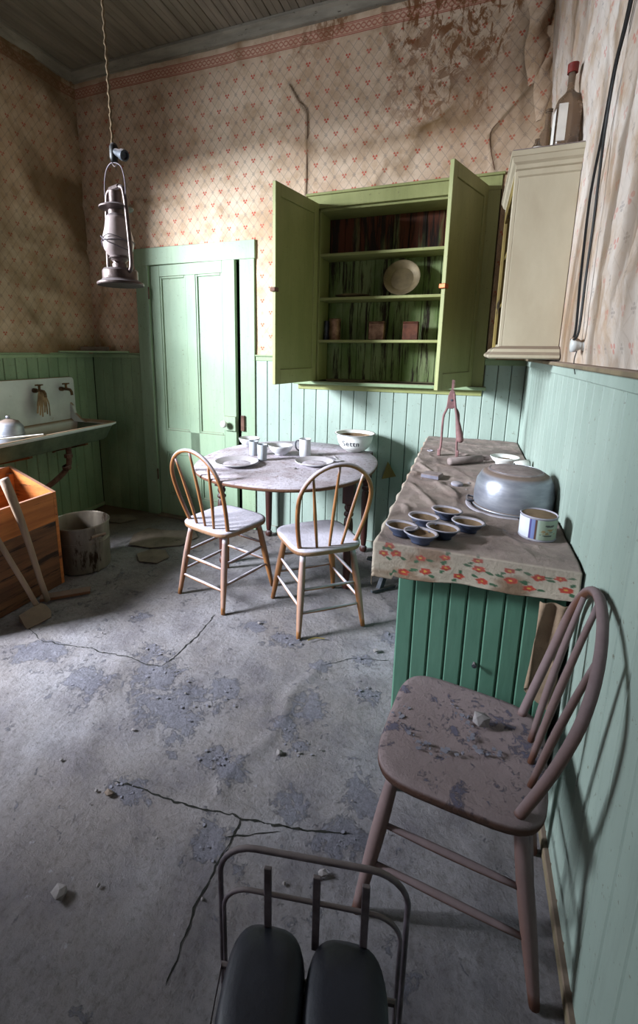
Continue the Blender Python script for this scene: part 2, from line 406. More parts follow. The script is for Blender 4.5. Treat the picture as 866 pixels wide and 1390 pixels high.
M_lant = mk('lantern_tin', lin(112, 98, 96), lin(74, 62, 60), 16, rough=.42, metal=.6, dust=.7, dcol=lin(146, 136, 140), spots=22, scol=lin(66, 42, 30))
M_rope = mk('rope', lin(122, 104, 80), lin(86, 70, 52), 60, rough=.95)
M_black = mk('black_rubber', lin(34, 34, 34), lin(20, 20, 22), 10, rough=.5, dust=.5)
M_cream = mk('cream_paint', lin(184, 174, 152), lin(168, 156, 134), 4, (1, 1, .4), .6, dust=.9, dcol=lin(130, 112, 96), spots=45, scol=lin(110, 92, 66), thr=.68, bump=.001)
M_creamin = mk('ochre_inside', lin(138, 120, 66), lin(98, 82, 44), 7, (1, 1, .3), .7, spots=14, scol=lin(48, 38, 24))
M_dusty = mk('plain_dust', lin(146, 132, 130), lin(112, 98, 96), 18, rough=.95, bump=.004)
M_chip = mk('blue_grey_flake', lin(132, 130, 142), lin(110, 108, 122), 20, rough=.9)
M_stone = mk('grey_crumb', lin(140, 134, 136), lin(104, 98, 98), 20, rough=.95)
M_card = mk('worn_linoleum', lin(122, 106, 96), lin(96, 84, 76), 7, rough=.85, spots=12, scol=lin(70, 54, 40))
M_leather = mk('black_leather', lin(30, 32, 44), lin(16, 18, 26), 9, rough=.4, bump=.002, dust=.25, dcol=lin(84, 84, 96))
M_wire = mk('dull_wire', lin(112, 102, 112), lin(76, 68, 74), 20, rough=.6, metal=.3, dust=.7)
M_knob = mk('white_knob', lin(236, 234, 230), lin(220, 216, 210), 5, rough=.25, bump=0)
M_copper = mk('copper_latch', lin(196, 108, 66), lin(150, 78, 46), 20, rough=.5, metal=.5)
M_tin1 = mk('rusty_tin', lin(150, 118, 98), lin(92, 62, 48), 22, rough=.45, metal=.6, spots=26, scol=lin(90, 46, 30))
M_tin2 = mk('brown_tin', lin(96, 56, 40), lin(66, 38, 28), 22, rough=.7, metal=.3)
M_pie = mk('pie_plate_tin', lin(124, 108, 80), lin(92, 80, 60), 9, rough=.5, metal=.3)
M_paperw = mk('white_label', lin(228, 222, 214), lin(206, 200, 194), 12, rough=.8, bump=0)
M_redcap = mk('red_cap', lin(140, 44, 34), lin(96, 30, 24), 12, rough=.6)
M_ink = mk('dark_ink', lin(58, 60, 74), lin(46, 46, 58), 12, rough=.7, bump=0)
M_plast = mk('plaster', lin(150, 138, 118), lin(128, 114, 96), 5, rough=.95)
def glass(name, c, rough=.15):
    n = NT(name); n.b.inputs['Transmission Weight'].default_value = .75
    dirt = n.ramp(n.noise(14, 5, .6), .45, .7)
    return n.out(n.mix(dirt, c, lin(130, 112, 96)), n.m_('ADD', n.m_('MULTIPLY', dirt, .5), rough))
M_glass = glass('brown_glass', lin(150, 128, 108)); M_pane = glass('clear_glass', (.9, .95, .93), .02)
M_chim = mk('smoky_lamp_glass', lin(172, 158, 158), lin(128, 112, 110), 7, (1, 1, .6), .3, dust=.4, bump=.0005)

# ------------------------------------------------------------ setting: floor
CLUSTERS = [(2.47, -1.73, .05), (1.61, -1.82, .09), (2.03, -1.79, .13), (1.86, -1.70, .09), (1.49, -1.34, .04), (2.10, -1.19, .04), (2.30, -1.22, .06), (2.65, -1.25, .05), (2.56, -1.80, .03), (2.30, -1.95, .05), (2.09, -2.15, .05), (1.75, -1.55, .07), (2.72, -1.45, .05), (2.16, -1.62, .06), (2.78, -1.02, .04), (2.80, -2.04, .06), (2.45, -2.20, .05), (2.55, -1.62, .07), (2.38, -1.98, .05), (2.62, -2.02, .05), (1.25, -1.75, .08), (2.82, -1.9, .06), (2.5, -1.36, .04)]
def build_floor():
    xs = np.arange(-.02, W+.021, .0125); ys = np.arange(-3.2, .021, .0125)
    X, Y = np.meshgrid(xs, ys, indexing='ij')
    o = None; Z = .006*(fbm(X*3, Y*3, 1)-.5)+.007*(ridge(X*5, Y*5, 2)-.4)*sstep(.45, .6, fbm(X*1.2, Y*1.2, 9))
    Z += .0055*(fbm(X*20, Y*20, 3, 3)-.5)+.006*np.clip(fbm(X*11, Y*11, 4, 4)-.6, 0, 1)*2
    jx = .022*(fbm(X*9, Y*9, 5, 3)-.5); jy = .022*(fbm(X*9, Y*9, 6, 3)-.5)
    cracks = CRACKS; wear_tone = np.zeros(X.shape+(3,))
    for pts, wd, lip in cracks:
        d = segdist(X+jx, Y+jy, pts)
        m_ = 1-sstep(wd*.2, wd*.95, d); m_ = m_*.0
        Z += lip*np.exp(-(d-wd*2.2)**2/(2*.012**2)); wear_tone[..., 0] = np.maximum(wear_tone[..., 0], m_)
    for pts, hgt, wd in RIDGES:
        d = segdist(X+jx*1.5, Y+jy*1.5, pts); Z += hgt*np.exp(-d**2/(2*wd**2))
    f = fbm(X*6, Y*6, 21, 5); big = fbm(X*1.3, Y*1.3, 22, 3)
    for x_, y_, s_ in CLUSTERS: wear_tone[..., 1] = np.maximum(wear_tone[..., 1], np.exp(-((X-x_)**2+((Y-y_)*1.3)**2)/(2*s_**2)))
    wear_tone[..., 1] = wear_tone[..., 1]*.95+.12*sstep(.5, .6, big); Z += .003*(f-.5)*wear_tone[..., 1]
    wear_tone[..., 2] = (1-sstep(.25, .9, X))*.8+(1-sstep(.1, .6, -Y))*.3  # browner tone toward the left and back walls
    edge = np.minimum(np.minimum(X, W-X), -Y); Z *= sstep(-.02, .1, edge)
    Z = np.minimum(Z, .0095)-.004
    o = grid('floor', np.stack([X, Y, Z], -1), M_floor, attrs={'wear_tone': wear_tone}); struct(o)
    def hz(x, y): return float(Z[min(max(int(round((x-xs[0])/.0125)), 0), len(xs)-1), min(max(int(round((y-ys[0])/.0125)), 0), len(ys)-1)])
    rr = random.Random(77)
    for pts, wd, lip in cracks:       # open seams between the torn linoleum sheets: dark ragged slits
        bm = bmesh.new(); P = []
        for (ax, ay), (bx, by) in zip(pts[:-1], pts[1:]):
            L_ = math.hypot(bx-ax, by-ay); k = max(2, int(L_/.012))
            for i in range(k):
                t = i/k; P.append((ax+(bx-ax)*t, ay+(by-ay)*t))
        P.append(pts[-1]); prev = None; dx = dy = 0
        for i, (x, y) in enumerate(P):
            dx = dx*.8+rr.gauss(0, .0022); dy = dy*.8+rr.gauss(0, .0022); x += dx; y += dy
            a, b = P[max(i-1, 0)], P[min(i+1, len(P)-1)]; t = Vector((b[0]-a[0], b[1]-a[1], 0)).normalized(); nrm = Vector((-t.y, t.x, 0))
            w_ = wd*.5*rr.uniform(.35, 1.1)*min(1, i*.4+.1, (len(P)-1-i)*.4+.1); z = hz(x, y)+.0016
            cur = (bm.verts.new(Vector((x, y, z))+nrm*w_), bm.verts.new(Vector((x, y, z))-nrm*w_))
            if prev: bm.faces.new((prev[0], prev[1], cur[1], cur[0]))
            prev = cur
        obj('seam_gap', bm, M_gap, o)
    # rear half of the floor, behind the camera
    g2 = B(0, W, -D, -3.2, -.03, -.004); struct(obj('floor', g2, M_floor))
    return o
CRACKS = [([(1.85, -1.17), (1.862, -1.40), (1.841, -1.63)], .008, .004), ([(1.17, -1.69), (1.44, -1.65), (1.64, -1.64), (1.84, -1.63)], .006, .003),
          ([(2.03, -2.15), (2.13, -2.137), (2.30, -2.13), (2.49, -2.10), (2.65, -2.07), (2.81, -2.02)], .008, .006),
          ([(2.50, -2.50), (2.477, -2.347), (2.488, -2.10)], .006, .004), ([(2.46, -2.18), (2.53, -2.14), (2.61, -2.10)], .006, .009),
          ([(1.0, -1.62), (1.17, -1.69)], .004, .002), ([(2.50, -1.36), (2.62, -1.25), (2.80, -1.2)], .0035, .002)]
RIDGES = [([(2.504, -1.362), (2.444, -1.534), (2.46, -1.735), (2.418, -1.874), (2.375, -1.984), (2.396, -2.073)], .009, .018),
          ([(1.64, -1.64), (1.75, -1.9), (1.9, -2.2)], .005, .03), ([(1.2, -1.9), (1.5, -1.8), (1.9, -1.85)], .004, .025)]

floor = build_floor()

# ------------------------------------------------------------ walls
def structure_box(name, parts, m):
    bm = bmesh.new()
    for p in parts: box(bm, *p)
    return struct(obj(name, bm, m))
CX0, CX1, CZ0, CZ1, CD = 2.01, 3.03, 1.19, 2.31, .22      # recess of the built-in cupboard
DX0, DX1, DZ = .635, 1.425, 2.045                         # door opening
wall_back = structure_box('wall_back', [
    (-.1, DX0, 0.004, .12, -.03, H), (DX0, DX1, .004, .12, DZ, H), (DX1, CX0, .004, .12, -.03, H),
    (CX0, CX1, .004, .12, -.03, CZ0), (CX0, CX1, .004, .12, CZ1, H), (CX1, W+.1, .004, .12, -.03, H),
    (-.1, W+.1, .12+.14, .32, -.03, H)], M_plast)
WY0, WY1, WZ0, WZ1 = -3.1, -1.22, .85, 2.70
wall_left = structure_box('wall_left', [(-.12, -.004, -D, WY0, -.03, H), (-.12, -.004, WY0, WY1, -.03, WZ0),
    (-.12, -.004, WY0, WY1, WZ1, H), (-.12, -.004, WY1, .1, -.03, H)], M_plast)
wall_right = structure_box('wall_right', [(W+.004, W+.12, -D, .1, -.03, H)], M_plast)
RX0, RX1, RZ0, RZ1 = 1.0, 2.0, 1.0, 2.4
wall_rear = structure_box('wall_rear', [(-.1, RX0, -D-.12, -D, -.03, H), (RX1, W+.1, -D-.12, -D, -.03, H),
    (RX0, RX1, -D-.12, -D, -.03, RZ0), (RX0, RX1, -D-.12, -D, RZ1, H)], M_plast)
ceiling = structure_box('ceiling', [(-.1, W+.1, -D-.1, .1, H+.02, H+.08)], M_gap)
# ceiling boards, each its own piece
x = 0.; k = 0; me_b = None
while x < W-.01:
    x1 = min(x+.094, W); bm = bmesh.new()
    prism(bm, [(x+.003, H+.02), (x+.003, H+.003), (x+.006, H), (x+.046, H), (x+.048, H+.003), (x+.050, H), (x1-.004, H), (x1-.001, H+.003), (x1-.001, H+.02)], 0, D, M=Matrix(((1, 0, 0, 0), (0, 0, -1, 0), (0, 1, 0, 0), (0, 0, 0, 1))))
    obj('ceiling_board', bm, M_ceil, ceiling); x += .094
# crown moulding
def crown(name, p0, p1, nrm):
    prof = [(0, H-.002), (.075, H-.002), (.075, H-.018), (.055, H-.03), (.03, H-.055), (.03, H-.062), (0, H-.062)]
    bm = bmesh.new(); d = (Vector(p1)-Vector(p0)).normalized(); n = Vector(nrm); L0 = Vector(p0); L1 = Vector(p1)
    a = [bm.verts.new(L0+n*q+d*(q-.0)*1+Vector((0, 0, z))) for q, z in prof]; b = [bm.verts.new(L1+n*q-d*q+Vector((0, 0, z))) for q, z in prof]
    bm.faces.new(a[::-1]); bm.faces.new(b)
    for i in range(len(prof)): j = (i+1) % len(prof); bm.faces.new((a[i], a[j], b[j], b[i]))
    return struct(obj(name, bm, M_crown))
crown('trim_1', (0, 0, 0), (W, 0, 0), (0, -1, 0)); crown('trim_2', (0, -D, 0), (0, 0, 0), (1, 0, 0)); crown('trim_3', (W, 0, 0), (W, -D, 0), (-1, 0, 0))

# wallpaper sheets
def paper(name, axis, lo, hi, parent, holes, seed, fn, mat=None):
    us = np.arange(lo, hi+.006, .0125); zs = np.linspace(ZC-.01, H-.03, 166)
    U, Z = np.meshgrid(us, zs, indexing='ij')
    h, st = fn(U, Z)
    h = .002+np.clip(h, 0, .12)
    if axis == 'back': P = np.stack([U, -h, Z], -1)
    elif axis == 'left': P = np.stack([h, U, Z], -1)
    else: P = np.stack([W-h, U, Z], -1)
    uc, zc = (U[:-1, :-1]+.006), (Z[:-1, :-1]+.006); mask = np.ones(uc.shape, bool)
    for a, b, c, d in holes: mask &= ~((uc > a) & (uc < b) & (zc > c) & (zc < d))
    o = grid(name, P, mat or M_paper, parent, mask=mask, uv=np.stack([U+seed, Z], -1), attrs={'stain_shade': st})
    return o
def f_back(U, Z):
    h = .010*ridge(U*1.3+Z*.9, Z*.8-U*.3, 31)*(1-sstep(.9, 2.0, U))+.006*ridge(U*1.5, Z*1.2, 33)+.003*fbm(U*9, Z*9, 35)
    wr = ridge(U*4+Z*2.6, Z*1.1-U*.5, 36, 2); h += .022*wr*wr*(1-sstep(.5, 1.3, U))
    cr1 = np.clip(ridge(U*2.3+.6*fbm(U*3, Z*3, 37), Z*1.7+.8*fbm(U*3, Z*3, 38), 39, 1)-.55, 0, 1)/.45; cr1 = cr1**3*sstep(.45, .6, fbm(U*2, Z*2, 40)); h += .012*cr1
    # ragged band of wrinkles at the middle right, and bunched paper in the right corner
    d = segdist(U, Z, [(1.85, 2.72), (2.1, 2.62), (2.5, 2.66), (2.95, 2.72)]); h += .018*np.exp(-d**2/(2*.03**2))*fbm(U*14, Z*14, 41)
    cr = sstep(2.98, 3.3, U); h += cr*(.02+.05*ridge(U*7, Z*1.6, 43, 2))
    h += .05*sstep(3.2, 3.35, U)
    # peeling bulge beside the ceiling
    for pts in TEARS_B:
        d = segdist(U, Z, pts); h += .006*np.exp(-d**2/(2*.010**2))
    st = np.zeros(U.shape+(3,))
    m1 = sstep(2.2, 2.75, U)*sstep(2.62, 2.85, Z)
    top = sstep(3.12, 3.28, Z)*.9*sstep(1.4, 2.2, U); drip = sstep(.5, .75, fbm(U*5, Z*1.3, 45, 4))
    st[..., 0] = np.clip(m1*sstep(.36, .58, fbm(U*3.2, Z*2.2, 49, 4))*.9+m1*drip+top*sstep(.35, .6, fbm(U*4, Z*4, 46)), 0, 1)
    st[..., 1] = np.clip(sstep(.6, .8, fbm(U*3+Z*1.5, Z*2-U, 47))*(1-sstep(.2, .9, U))*.55+(1-sstep(0, .25, U))*.35+cr*.45, 0, 1)  # blotches on the left, plus a darker tone toward both corners
    st[..., 2] = np.clip((1-sstep(ZC, ZC+.16, Z))*.7*sstep(.35, .6, fbm(U*5, Z*2, 48))+sstep(3.33, 3.4, Z)*.5+.6*cr1+.5*np.exp(-segdist(U, Z, [(1.85, 2.72), (2.1, 2.62), (2.5, 2.66), (2.95, 2.72)])**2/(2*.035**2))+.35*sstep(2.5, 3.2, U), 0, 1)
    for pts in TEARS_B:
        d = segdist(U, Z, pts); st[..., 1] = np.maximum(st[..., 1], .8*(1-sstep(.004, .016, d)))
    return h, st
def f_left(U, Z):
    h = .03*ridge(U*1.5+Z*.8, Z*1.1-U*.4, 51)+.006*fbm(U*8, Z*8, 53)+.02*sstep(-.2, 0, U)
    st = np.zeros(U.shape+(3,)); st[..., 1] = np.clip(sstep(.45, .75, fbm(U*2.5+Z, Z*2.2, 55))*.8+.12+sstep(-.25, 0, U)*.4, 0, 1)  # brown blotches, plus a darker tone toward the back corner
    st[..., 2] = .35*(1-sstep(ZC, ZC+.2, Z))+.25; st[..., 0] = sstep(3.2, 3.3, Z)*.7
    return h, st
def f_right(U, Z):
    a = sstep(-1.6, -.1, U)
    h = .010+.030*ridge(U*4.3+Z*.9, Z*.8+U*.6, 61, 3)*(.55+.45*a)+.016*ridge(U*8+Z, Z*2.6, 64, 3)+.05*a*sstep(2.3, 3.2, Z)
    flat_ = sstep(-1.75, -1.35, U)*(1-sstep(2.15, 2.45, Z)); h = h*(1-.8*flat_)
    h = np.where((U > -1.02) & (U < -.3) & (Z > 1.36) & (Z < 2.2), np.minimum(h, .004), h)
    h *= sstep(ZC-.02, ZC+.10, Z)*.85+.15
    st = np.zeros(U.shape+(3,)); v = ridge(U*4.3+Z*.9, Z*.8+U*.6, 61, 3)
    st[..., 1] = np.clip((1-sstep(.1, .38, v))*.75+sstep(2.8, 3.3, Z)*.5, 0, 1); st[..., 2] = .4*sstep(.5, .7, fbm(U*6, Z*3, 66))  # shade of the folds painted brown into their hollows; darker toward the top
    return h, st
TEARS_B = [[(1.80, 3.06), (1.86, 2.96), (1.92, 2.88), (1.925, 2.62), (1.92, 2.40)], [(3.20, 2.80), (3.08, 2.68), (3.02, 2.60), (3.06, 2.42)],
           [(.30, 2.42), (.36, 2.1), (.40, 1.95)]]
paper('wallpaper', 'back', 0., W, wall_back, [(.51, 1.55, 0, 2.16), (1.92, 3.11, 0, 2.39)], 0, f_back)
paper('wallpaper', 'left', -1.2, 0., wall_left, [], .03, f_left)
paper('wallpaper', 'right', -3.2, 0., wall_right, [], .06, f_right, M_paperR)

# wainscot boards
def wboard(parent, m, axis, a, b, z0, z1):
    bm = bmesh.new(); t = .012
    prof = [(a, 0), (a+.001, t-.004), (a+.005, t), (b-.004, t), (b-.001, t-.004), (b, 0)]
    if a+.012 < b: pass
    if axis == 'back': M = Matrix(((1, 0, 0, 0), (0, -1, 0, 0), (0, 0, 1, 0), (0, 0, 0, 1)))
    elif axis == 'left': M = Matrix(((0, 1, 0, 0), (1, 0, 0, 0), (0, 0, 1, 0), (0, 0, 0, 1)))
    elif axis == 'right': M = Matrix(((0, -1, 0, W), (1, 0, 0, 0), (0, 0, 1, 0), (0, 0, 0, 1)))
    prism(bm, prof, z0, z1, M=M); return obj('wainscot_board', bm, m, parent)
def row(parent, m, axis, a, b, z0, z1, wd=.0905):
    n = max(1, int(round((b-a)/wd))); s = (b-a)/n
    for i in range(n): wboard(parent, m, axis, a+i*s+.0008, a+(i+1)*s-.0008, z0, z1)
row(wall_back, M_wainL, 'back', .012, .508, .0, ZC-.03)
row(wall_back, M_wain, 'back', 1.545, 1.93, .0, ZC-.03)
row(wall_back, M_wain, 'back', 1.93, 3.11, .0, 1.165)
row(wall_back, M_wain, 'back', 3.11, W-.012, .0, ZC-.03)
row(wall_left, M_wainL, 'left', -1.2, -.012, .0, ZC-.03)
row(wall_right, M_wain, 'right', -3.3, -.012, .0, ZC-.03)
# gaps behind the boards are dark: thin backing of the wall
for nm, p in (('wall_back', (0, .508, -.002, .003, 0, ZC)), ('wall_back', (1.545, W, -.002, .003, 0, 1.165)), ('wall_left', (-.003, .002, -1.2, 0, 0, ZC)), ('wall_right', (W-.002, W+.003, -3.3, 0, 0, ZC))):
    o = obj('backing', B(*p), M_gap, {'wall_back': wall_back, 'wall_left': wall_left, 'wall_right': wall_right}[nm])
# wainscot caps, apron rail, baseboards
def rail(name, p, m): return struct(obj(name, B(*p), m, bev=.003))
rail('trim_4', (.0, .508, -.026, 0, ZC-.012, ZC), M_trim); rail('trim_5', (.0, .508, -.016, 0, ZC-.04, ZC-.012), M_trim)
rail('trim_6', (1.548, 1.95, -.026, 0, ZC-.012, ZC), M_trim); rail('trim_7', (1.548, 1.95, -.016, 0, ZC-.045, ZC-.012), M_trim)
rail('trim_8', (3.105, W, -.026, 0, ZC-.012, ZC), M_trim); rail('trim_9', (3.105, W, -.016, 0, ZC-.045, ZC-.012), M_trim)
rail('trim_10', (0, .026, -1.2, 0, ZC-.012, ZC), M_trim); rail('trim_11', (0, .016, -1.2, 0, ZC-.04, ZC-.012), M_trim)
rail('trim_12', (W-.036, W, -3.3, -.03, ZC-.012, ZC+.002), M_dustwood); rail('trim_13', (W-.018, W, -3.3, -.03, ZC-.045, ZC-.012), M_wain)
rail('baseboard_back', (1.56, W, -.022, 0, 0, .055), M_wain); rail('baseboard_left', (0, .02, -1.2, 0, 0, .03), M_trim)
rail('baseboard_right', (W-.026, W-.0, -3.3, 0, 0, .035), M_dustwood)
# torn, curled paper edges hanging on the wall
for pts in TEARS_B[:2]:
    pp = [Vector((a, -.016, b)) for a, b in pts]
    obj('torn_edge', TB(smooth_path(pp, 8), .0014, 5), M_tin2, wall_back)
# split curling flaps in the right corner
for i, (x0, z0, x1, z1, wd) in enumerate(((3.21, 3.22, 3.22, 2.80, .11), (3.28, 3.05, 3.27, 2.62, .10))):
    t = np.linspace(0, 1, 14); s = np.linspace(-1, 1, 7); Tt, S = np.meshgrid(t, s, indexing='ij')
    P = np.stack([x0+(x1-x0)*Tt+S*wd*(1-.35*Tt)*.6+.012*np.sin(9*Tt+S), -.07-.03*np.sin(Tt*PI)+.03*S**2+.010*np.sin(Tt*13+S*3), z0+(z1-z0)*Tt], -1)
    grid('paper_flap', P, M_paper, wall_back, uv=np.stack([P[..., 0], P[..., 2]], -1), attrs={'stain_shade': np.full(Tt.shape+(3,), .2)})

# window in the left wall (out of frame) and the rear one
def window(idx, fn, u0, u1, z0, z1, depth):
    bm = bmesh.new()
    for a, b, c, d in ((u0, u1, z0, z0+.05), (u0, u1, z1-.05, z1), (u0, u0+.05, z0, z1), (u1-.05, u1, z0, z1), (u0, u1, (z0+z1)/2-.02, (z0+z1)/2+.02)):
        box(bm, *fn(a, b, c, d, .04))
    fr = struct(obj('window_%d' % idx, bm, M_trim))
    return fr
window(1, lambda a, b, c, d, t: (-.08, -.08+t, a, b, c, d), WY0, WY1, WZ0, WZ1, 0)
window(2, lambda a, b, c, d, t: (a, b, -D-.08, -D-.08+t, c, d), RX0, RX1, RZ0, RZ1, 0)

# ------------------------------------------------------------ door
door = bpy.data.objects.new('door_1', None); COL.objects.link(door); struct(door)
for nm, p in (('casing_board', (.512, .632, -.024, .0, 0, 2.03)), ('casing_board', (1.428, 1.545, -.024, .0, 0, 2.03)), ('head_casing', (.508, 1.55, -.026, .0, 2.03, 2.155))):
    obj(nm, B(*p), M_door, door, bev=.002)
for p in ((.632, .636, 0, .115, 0, 2.045), (1.424, 1.43, 0, .115, 0, 2.045), (.63, 1.43, 0, .115, 2.035, 2.045)): obj('jamb', B(*p), M_door, door)
obj('back_panel', B(.62, 1.44, .118, .125, 0, 2.05), M_gap, door)  # near-black sheet stands in for the unlit space behind the ajar door
leaf = bpy.data.objects.new('leaf', None); COL.objects.link(leaf); leaf.parent = door; leaf.location = (.640, -.002, 0); leaf.rotation_euler = (0, 0, math.radians(-3.0))
LW = .757
def dp(name, x0, x1, z0, z1, y0=0., y1=.035, m=None, bev=.002): return obj(name, B(x0, x1, y0, y1, z0, z1), m or M_door, leaf, bev=bev)
dp('stile', 0, .085, .012, 2.028); dp('stile', LW-.105, LW, .012, 2.028); dp('mullion', .328, .418, .19, 1.945)
dp('top_rail', .085, LW-.105, 1.945, 2.028); dp('lock_rail', .085, LW-.105, .56, .745); dp('bottom_rail', .085, LW-.105, .012, .19)
for a, b in ((.085, .328), (.418, LW-.105)):
    for c, d in ((.745, 1.945), (.19, .56)):
        dp('door_panel', a, b, c, d, .014, .024, bev=0)
        bm = bmesh.new(); e = .016
        for q in ((a, a+e, c, d), (b-e, b, c, d), (a+e, b-e, c, c+e), (a+e, b-e, d-e, d)): box(bm, q[0], q[1], .004, .015, q[2], q[3])
        obj('panel_moulding', bm, M_door, leaf, bev=.003)
dp('rim_lock', LW-.10, LW+.004, .79, .90, -.022, 0)
obj('knob', LT([(0, -.062), (.018, -.060), (.027, -.048), (.027, -.038), (.016, -.028), (.009, -.020), (.009, 0)], 20, M=T(LW-.075, -.020, .845) @ RX(-PI/2) @ Matrix.Scale(1, 4)), M_knob, leaf, smooth=True)
obj('strike_plate', B(1.432, 1.462, -.040, -.024, .79, .91), M_rust, door, bev=.003)
for z in (.32, 1.78): obj('hinge', TB([(.636, -.028, z), (.636, -.028, z+.09)], .006, 8), M_rust, door)
obj('threshold', B(.63, 1.43, -.06, .1, -.01, .012), M_card, door, bev=.003)

# ------------------------------------------------------------ built-in wall cupboard
cup = thing('wall_cupboard', 'green built-in wall cupboard with two open panelled doors above the wainscot', 'cupboard', (0, 0, 0))
for nm, p in (('casing_board', (1.945, CX0, -.026, .0, CZ0, 2.31)), ('casing_board', (CX1, 3.105, -.026, .0, CZ0, 2.31)), ('head_casing', (1.94, 3.11, -.028, 0, 2.31, 2.385)), ('crown_strip', (1.93, 3.12, -.04, 0, 2.385, 2.40)),
              ('sill', (1.865, 3.125, -.065, .0, 1.168, 1.19)), ('apron', (1.885, 3.105, -.018, .0, 1.13, 1.168)),
              ('side_board', (CX0, CX0+.015, .0, CD, CZ0, CZ1)), ('side_board', (CX1-.015, CX1, .0, CD, CZ0, CZ1)), ('top_board', (CX0, CX1, 0, CD, CZ1-.015, CZ1)), ('bottom_board', (CX0, CX1, 0, CD, CZ0-.02, CZ0))):
    obj(nm, B(*p), M_cup if nm != 'sill' else M_trim, cup, bev=.002)
obj('backing', B(CX0, CX1, CD+.012, CD+.018, CZ0, CZ1), M_gap, cup)
n = 9; s = (CX1-CX0-.03)/n
for i in range(n): obj('back_board', B(CX0+.015+i*s+.0015, CX0+.015+(i+1)*s-.0015, CD-.002, CD+.010, CZ0, CZ1-.015), M_peel, cup, bev=.002)
for z in (1.455, 1.735, 2.015): obj('shelf', B(CX0+.015, CX1-.015, .004, CD-.004, z, z+.018), M_cup, cup, bev=.002)
def cdoor(hx, ang, sgn):
    d = bpy.data.objects.new('cupboard_door', None); COL.objects.link(d); d.parent = cup; d.location = (hx, -.028, 0); d.rotation_euler = (0, 0, ang)
    wd = .495; z0, z1 = 1.192, 2.335; t = .022; s = sgn
    def q(nm, a, b, c, e, y0=-t/2, y1=t/2, bev=.002):
        xs = sorted((a*s, b*s)); return obj(nm, B(xs[0], xs[1], y0, y1, c, e), M_cup, d, bev=bev)
    q('stile', .0, .052, z0, z1); q('stile', wd-.052, wd, z0, z1); q('top_rail', .052, wd-.052, z1-.07, z1); q('bottom_rail', .052, wd-.052, z0, z0+.09); q('door_panel', .052, wd-.052, z0+.09, z1-.07, -.004, .004, 0)
    return d
# hinge origin + direction of the leaf: left leaf swings to (-.095,-.48), right leaf to (-.18,-.48)
dl = cdoor(CX0-.0, math.atan2(-.47, -.10), 1); dr = cdoor(CX1-.0, math.atan2(-.46, -.17), 1)
for d_, zz in ((dl, 1.75), (dr, 1.735)):
    obj('latch', B(.470, .512, -.018, .018, zz-.012, zz+.012), M_copper if d_ is dr else M_rust, d_, bev=.003)
for d_ in (dl, dr):
    for z in (1.38, 1.95, 2.2): obj('hinge', B(-.012, .004, -.006, .006, z, z+.06), M_rust, d_, bev=.002)
# ------------------------------------------------------------ crockery and tins in the cupboard
def bowl_profile(r, h, foot=.45, t=.004, rim=.0):
    out = [(0, .003), (r*foot*.8, .003), (r*foot, 0), (r*foot, .006), (r*.62, h*.25), (r*.85, h*.55), (r*.96, h*.85), (r+rim, h)]
    ins = [(r+rim-t*.6, h+.001), (r*.96-t, h*.85), (r*.85-t, h*.55), (r*.62-t, h*.25+t), (r*.3, .012), (0, .010)]
    return out, ins
def plate_profile(r, h=.018): return [(0, 0), (r*.6, 0), (r*.68, .003), (r, h), (r*.99, h+.003), (r*.66, .007), (r*.6, .005), (0, .005)]
t = thing('pie_plate', 'round tin pie plate standing upright on the middle cupboard shelf', 'plate', (2.560, .085, 1.753), 0)
pm = T(0, .012, .112) @ RX(math.radians(74))
obj('plate_well', LT([(0, -.004), (.074, -.004), (.074, .0), (0, .0)], 36, M=pm), M_pie, t, smooth=False)
obj('plate_rim', LT([(.074, -.004), (.114, .022), (.118, .024), (.118, .026), (.112, .026), (.074, .001)], 36, M=pm), M_pie, t, auto=40)
tag(obj('plate', LT(plate_profile(.118, .016), 36), M_pie, None, auto=40, loc=(2.23, .105, 1.7535)), 'flat plate lying on the middle cupboard shelf beside the upright pie plate', 'plate')
t = thing('tin_can', 'ribbed upright tin at the left end of the third cupboard shelf', 'tin', (2.115, .09, 1.4735))
obj('can_body', LT([(0, 0), (.042, 0)]+[(.042-.0025*(i % 2), .006+i*.0095) for i in range(14)]+[(.042, .14), (.038, .14), (.038, .02), (0, .02)], 28), M_tin1, t, auto=30)
obj('rim', LT([(.043, .136), (.045, .140), (.043, .144), (.040, .142), (.0405, .137), (.043, .136)], 28), M_tin1, t)
tag(obj('tin_mug', LT([(0, 0), (.018, 0), (.018, .13), (.016, .132), (.016, .01), (0, .01)], 16), M_steel, None, auto=30, loc=(2.050, .11, 1.4735)), 'slim dark tin tube left of the ribbed tin on the cupboard shelf', 'tin')
for nm, lab, px, mm, w_, h_ in (('square_tin', 'shiny coppery square tin in the middle of the third cupboard shelf', 2.413, M_tin1, .105, .112), ('rusty_tin', 'dull brown rusty tin right of the shiny square tin on the cupboard shelf', 2.638, M_tin2, .10, .108)):
    t = thing(nm, lab, 'tin', (px, .085, 1.4735))
    obj('tin_body', B(-w_/2, w_/2, -.034, .034, 0, h_), mm, t, bev=.005)
    obj('lid', B(-w_/2-.001, w_/2+.001, -.035, .035, h_+.0003, h_+.010), mm, t, bev=.004)
tag(obj('tin_tray', B(-.145, .145, -.05, .05, 0, .010), M_pie, None, loc=(2.22, .085, 1.1905), bev=.003), 'thin flat tray lying on the bottom board of the green wall cupboard', 'tray')

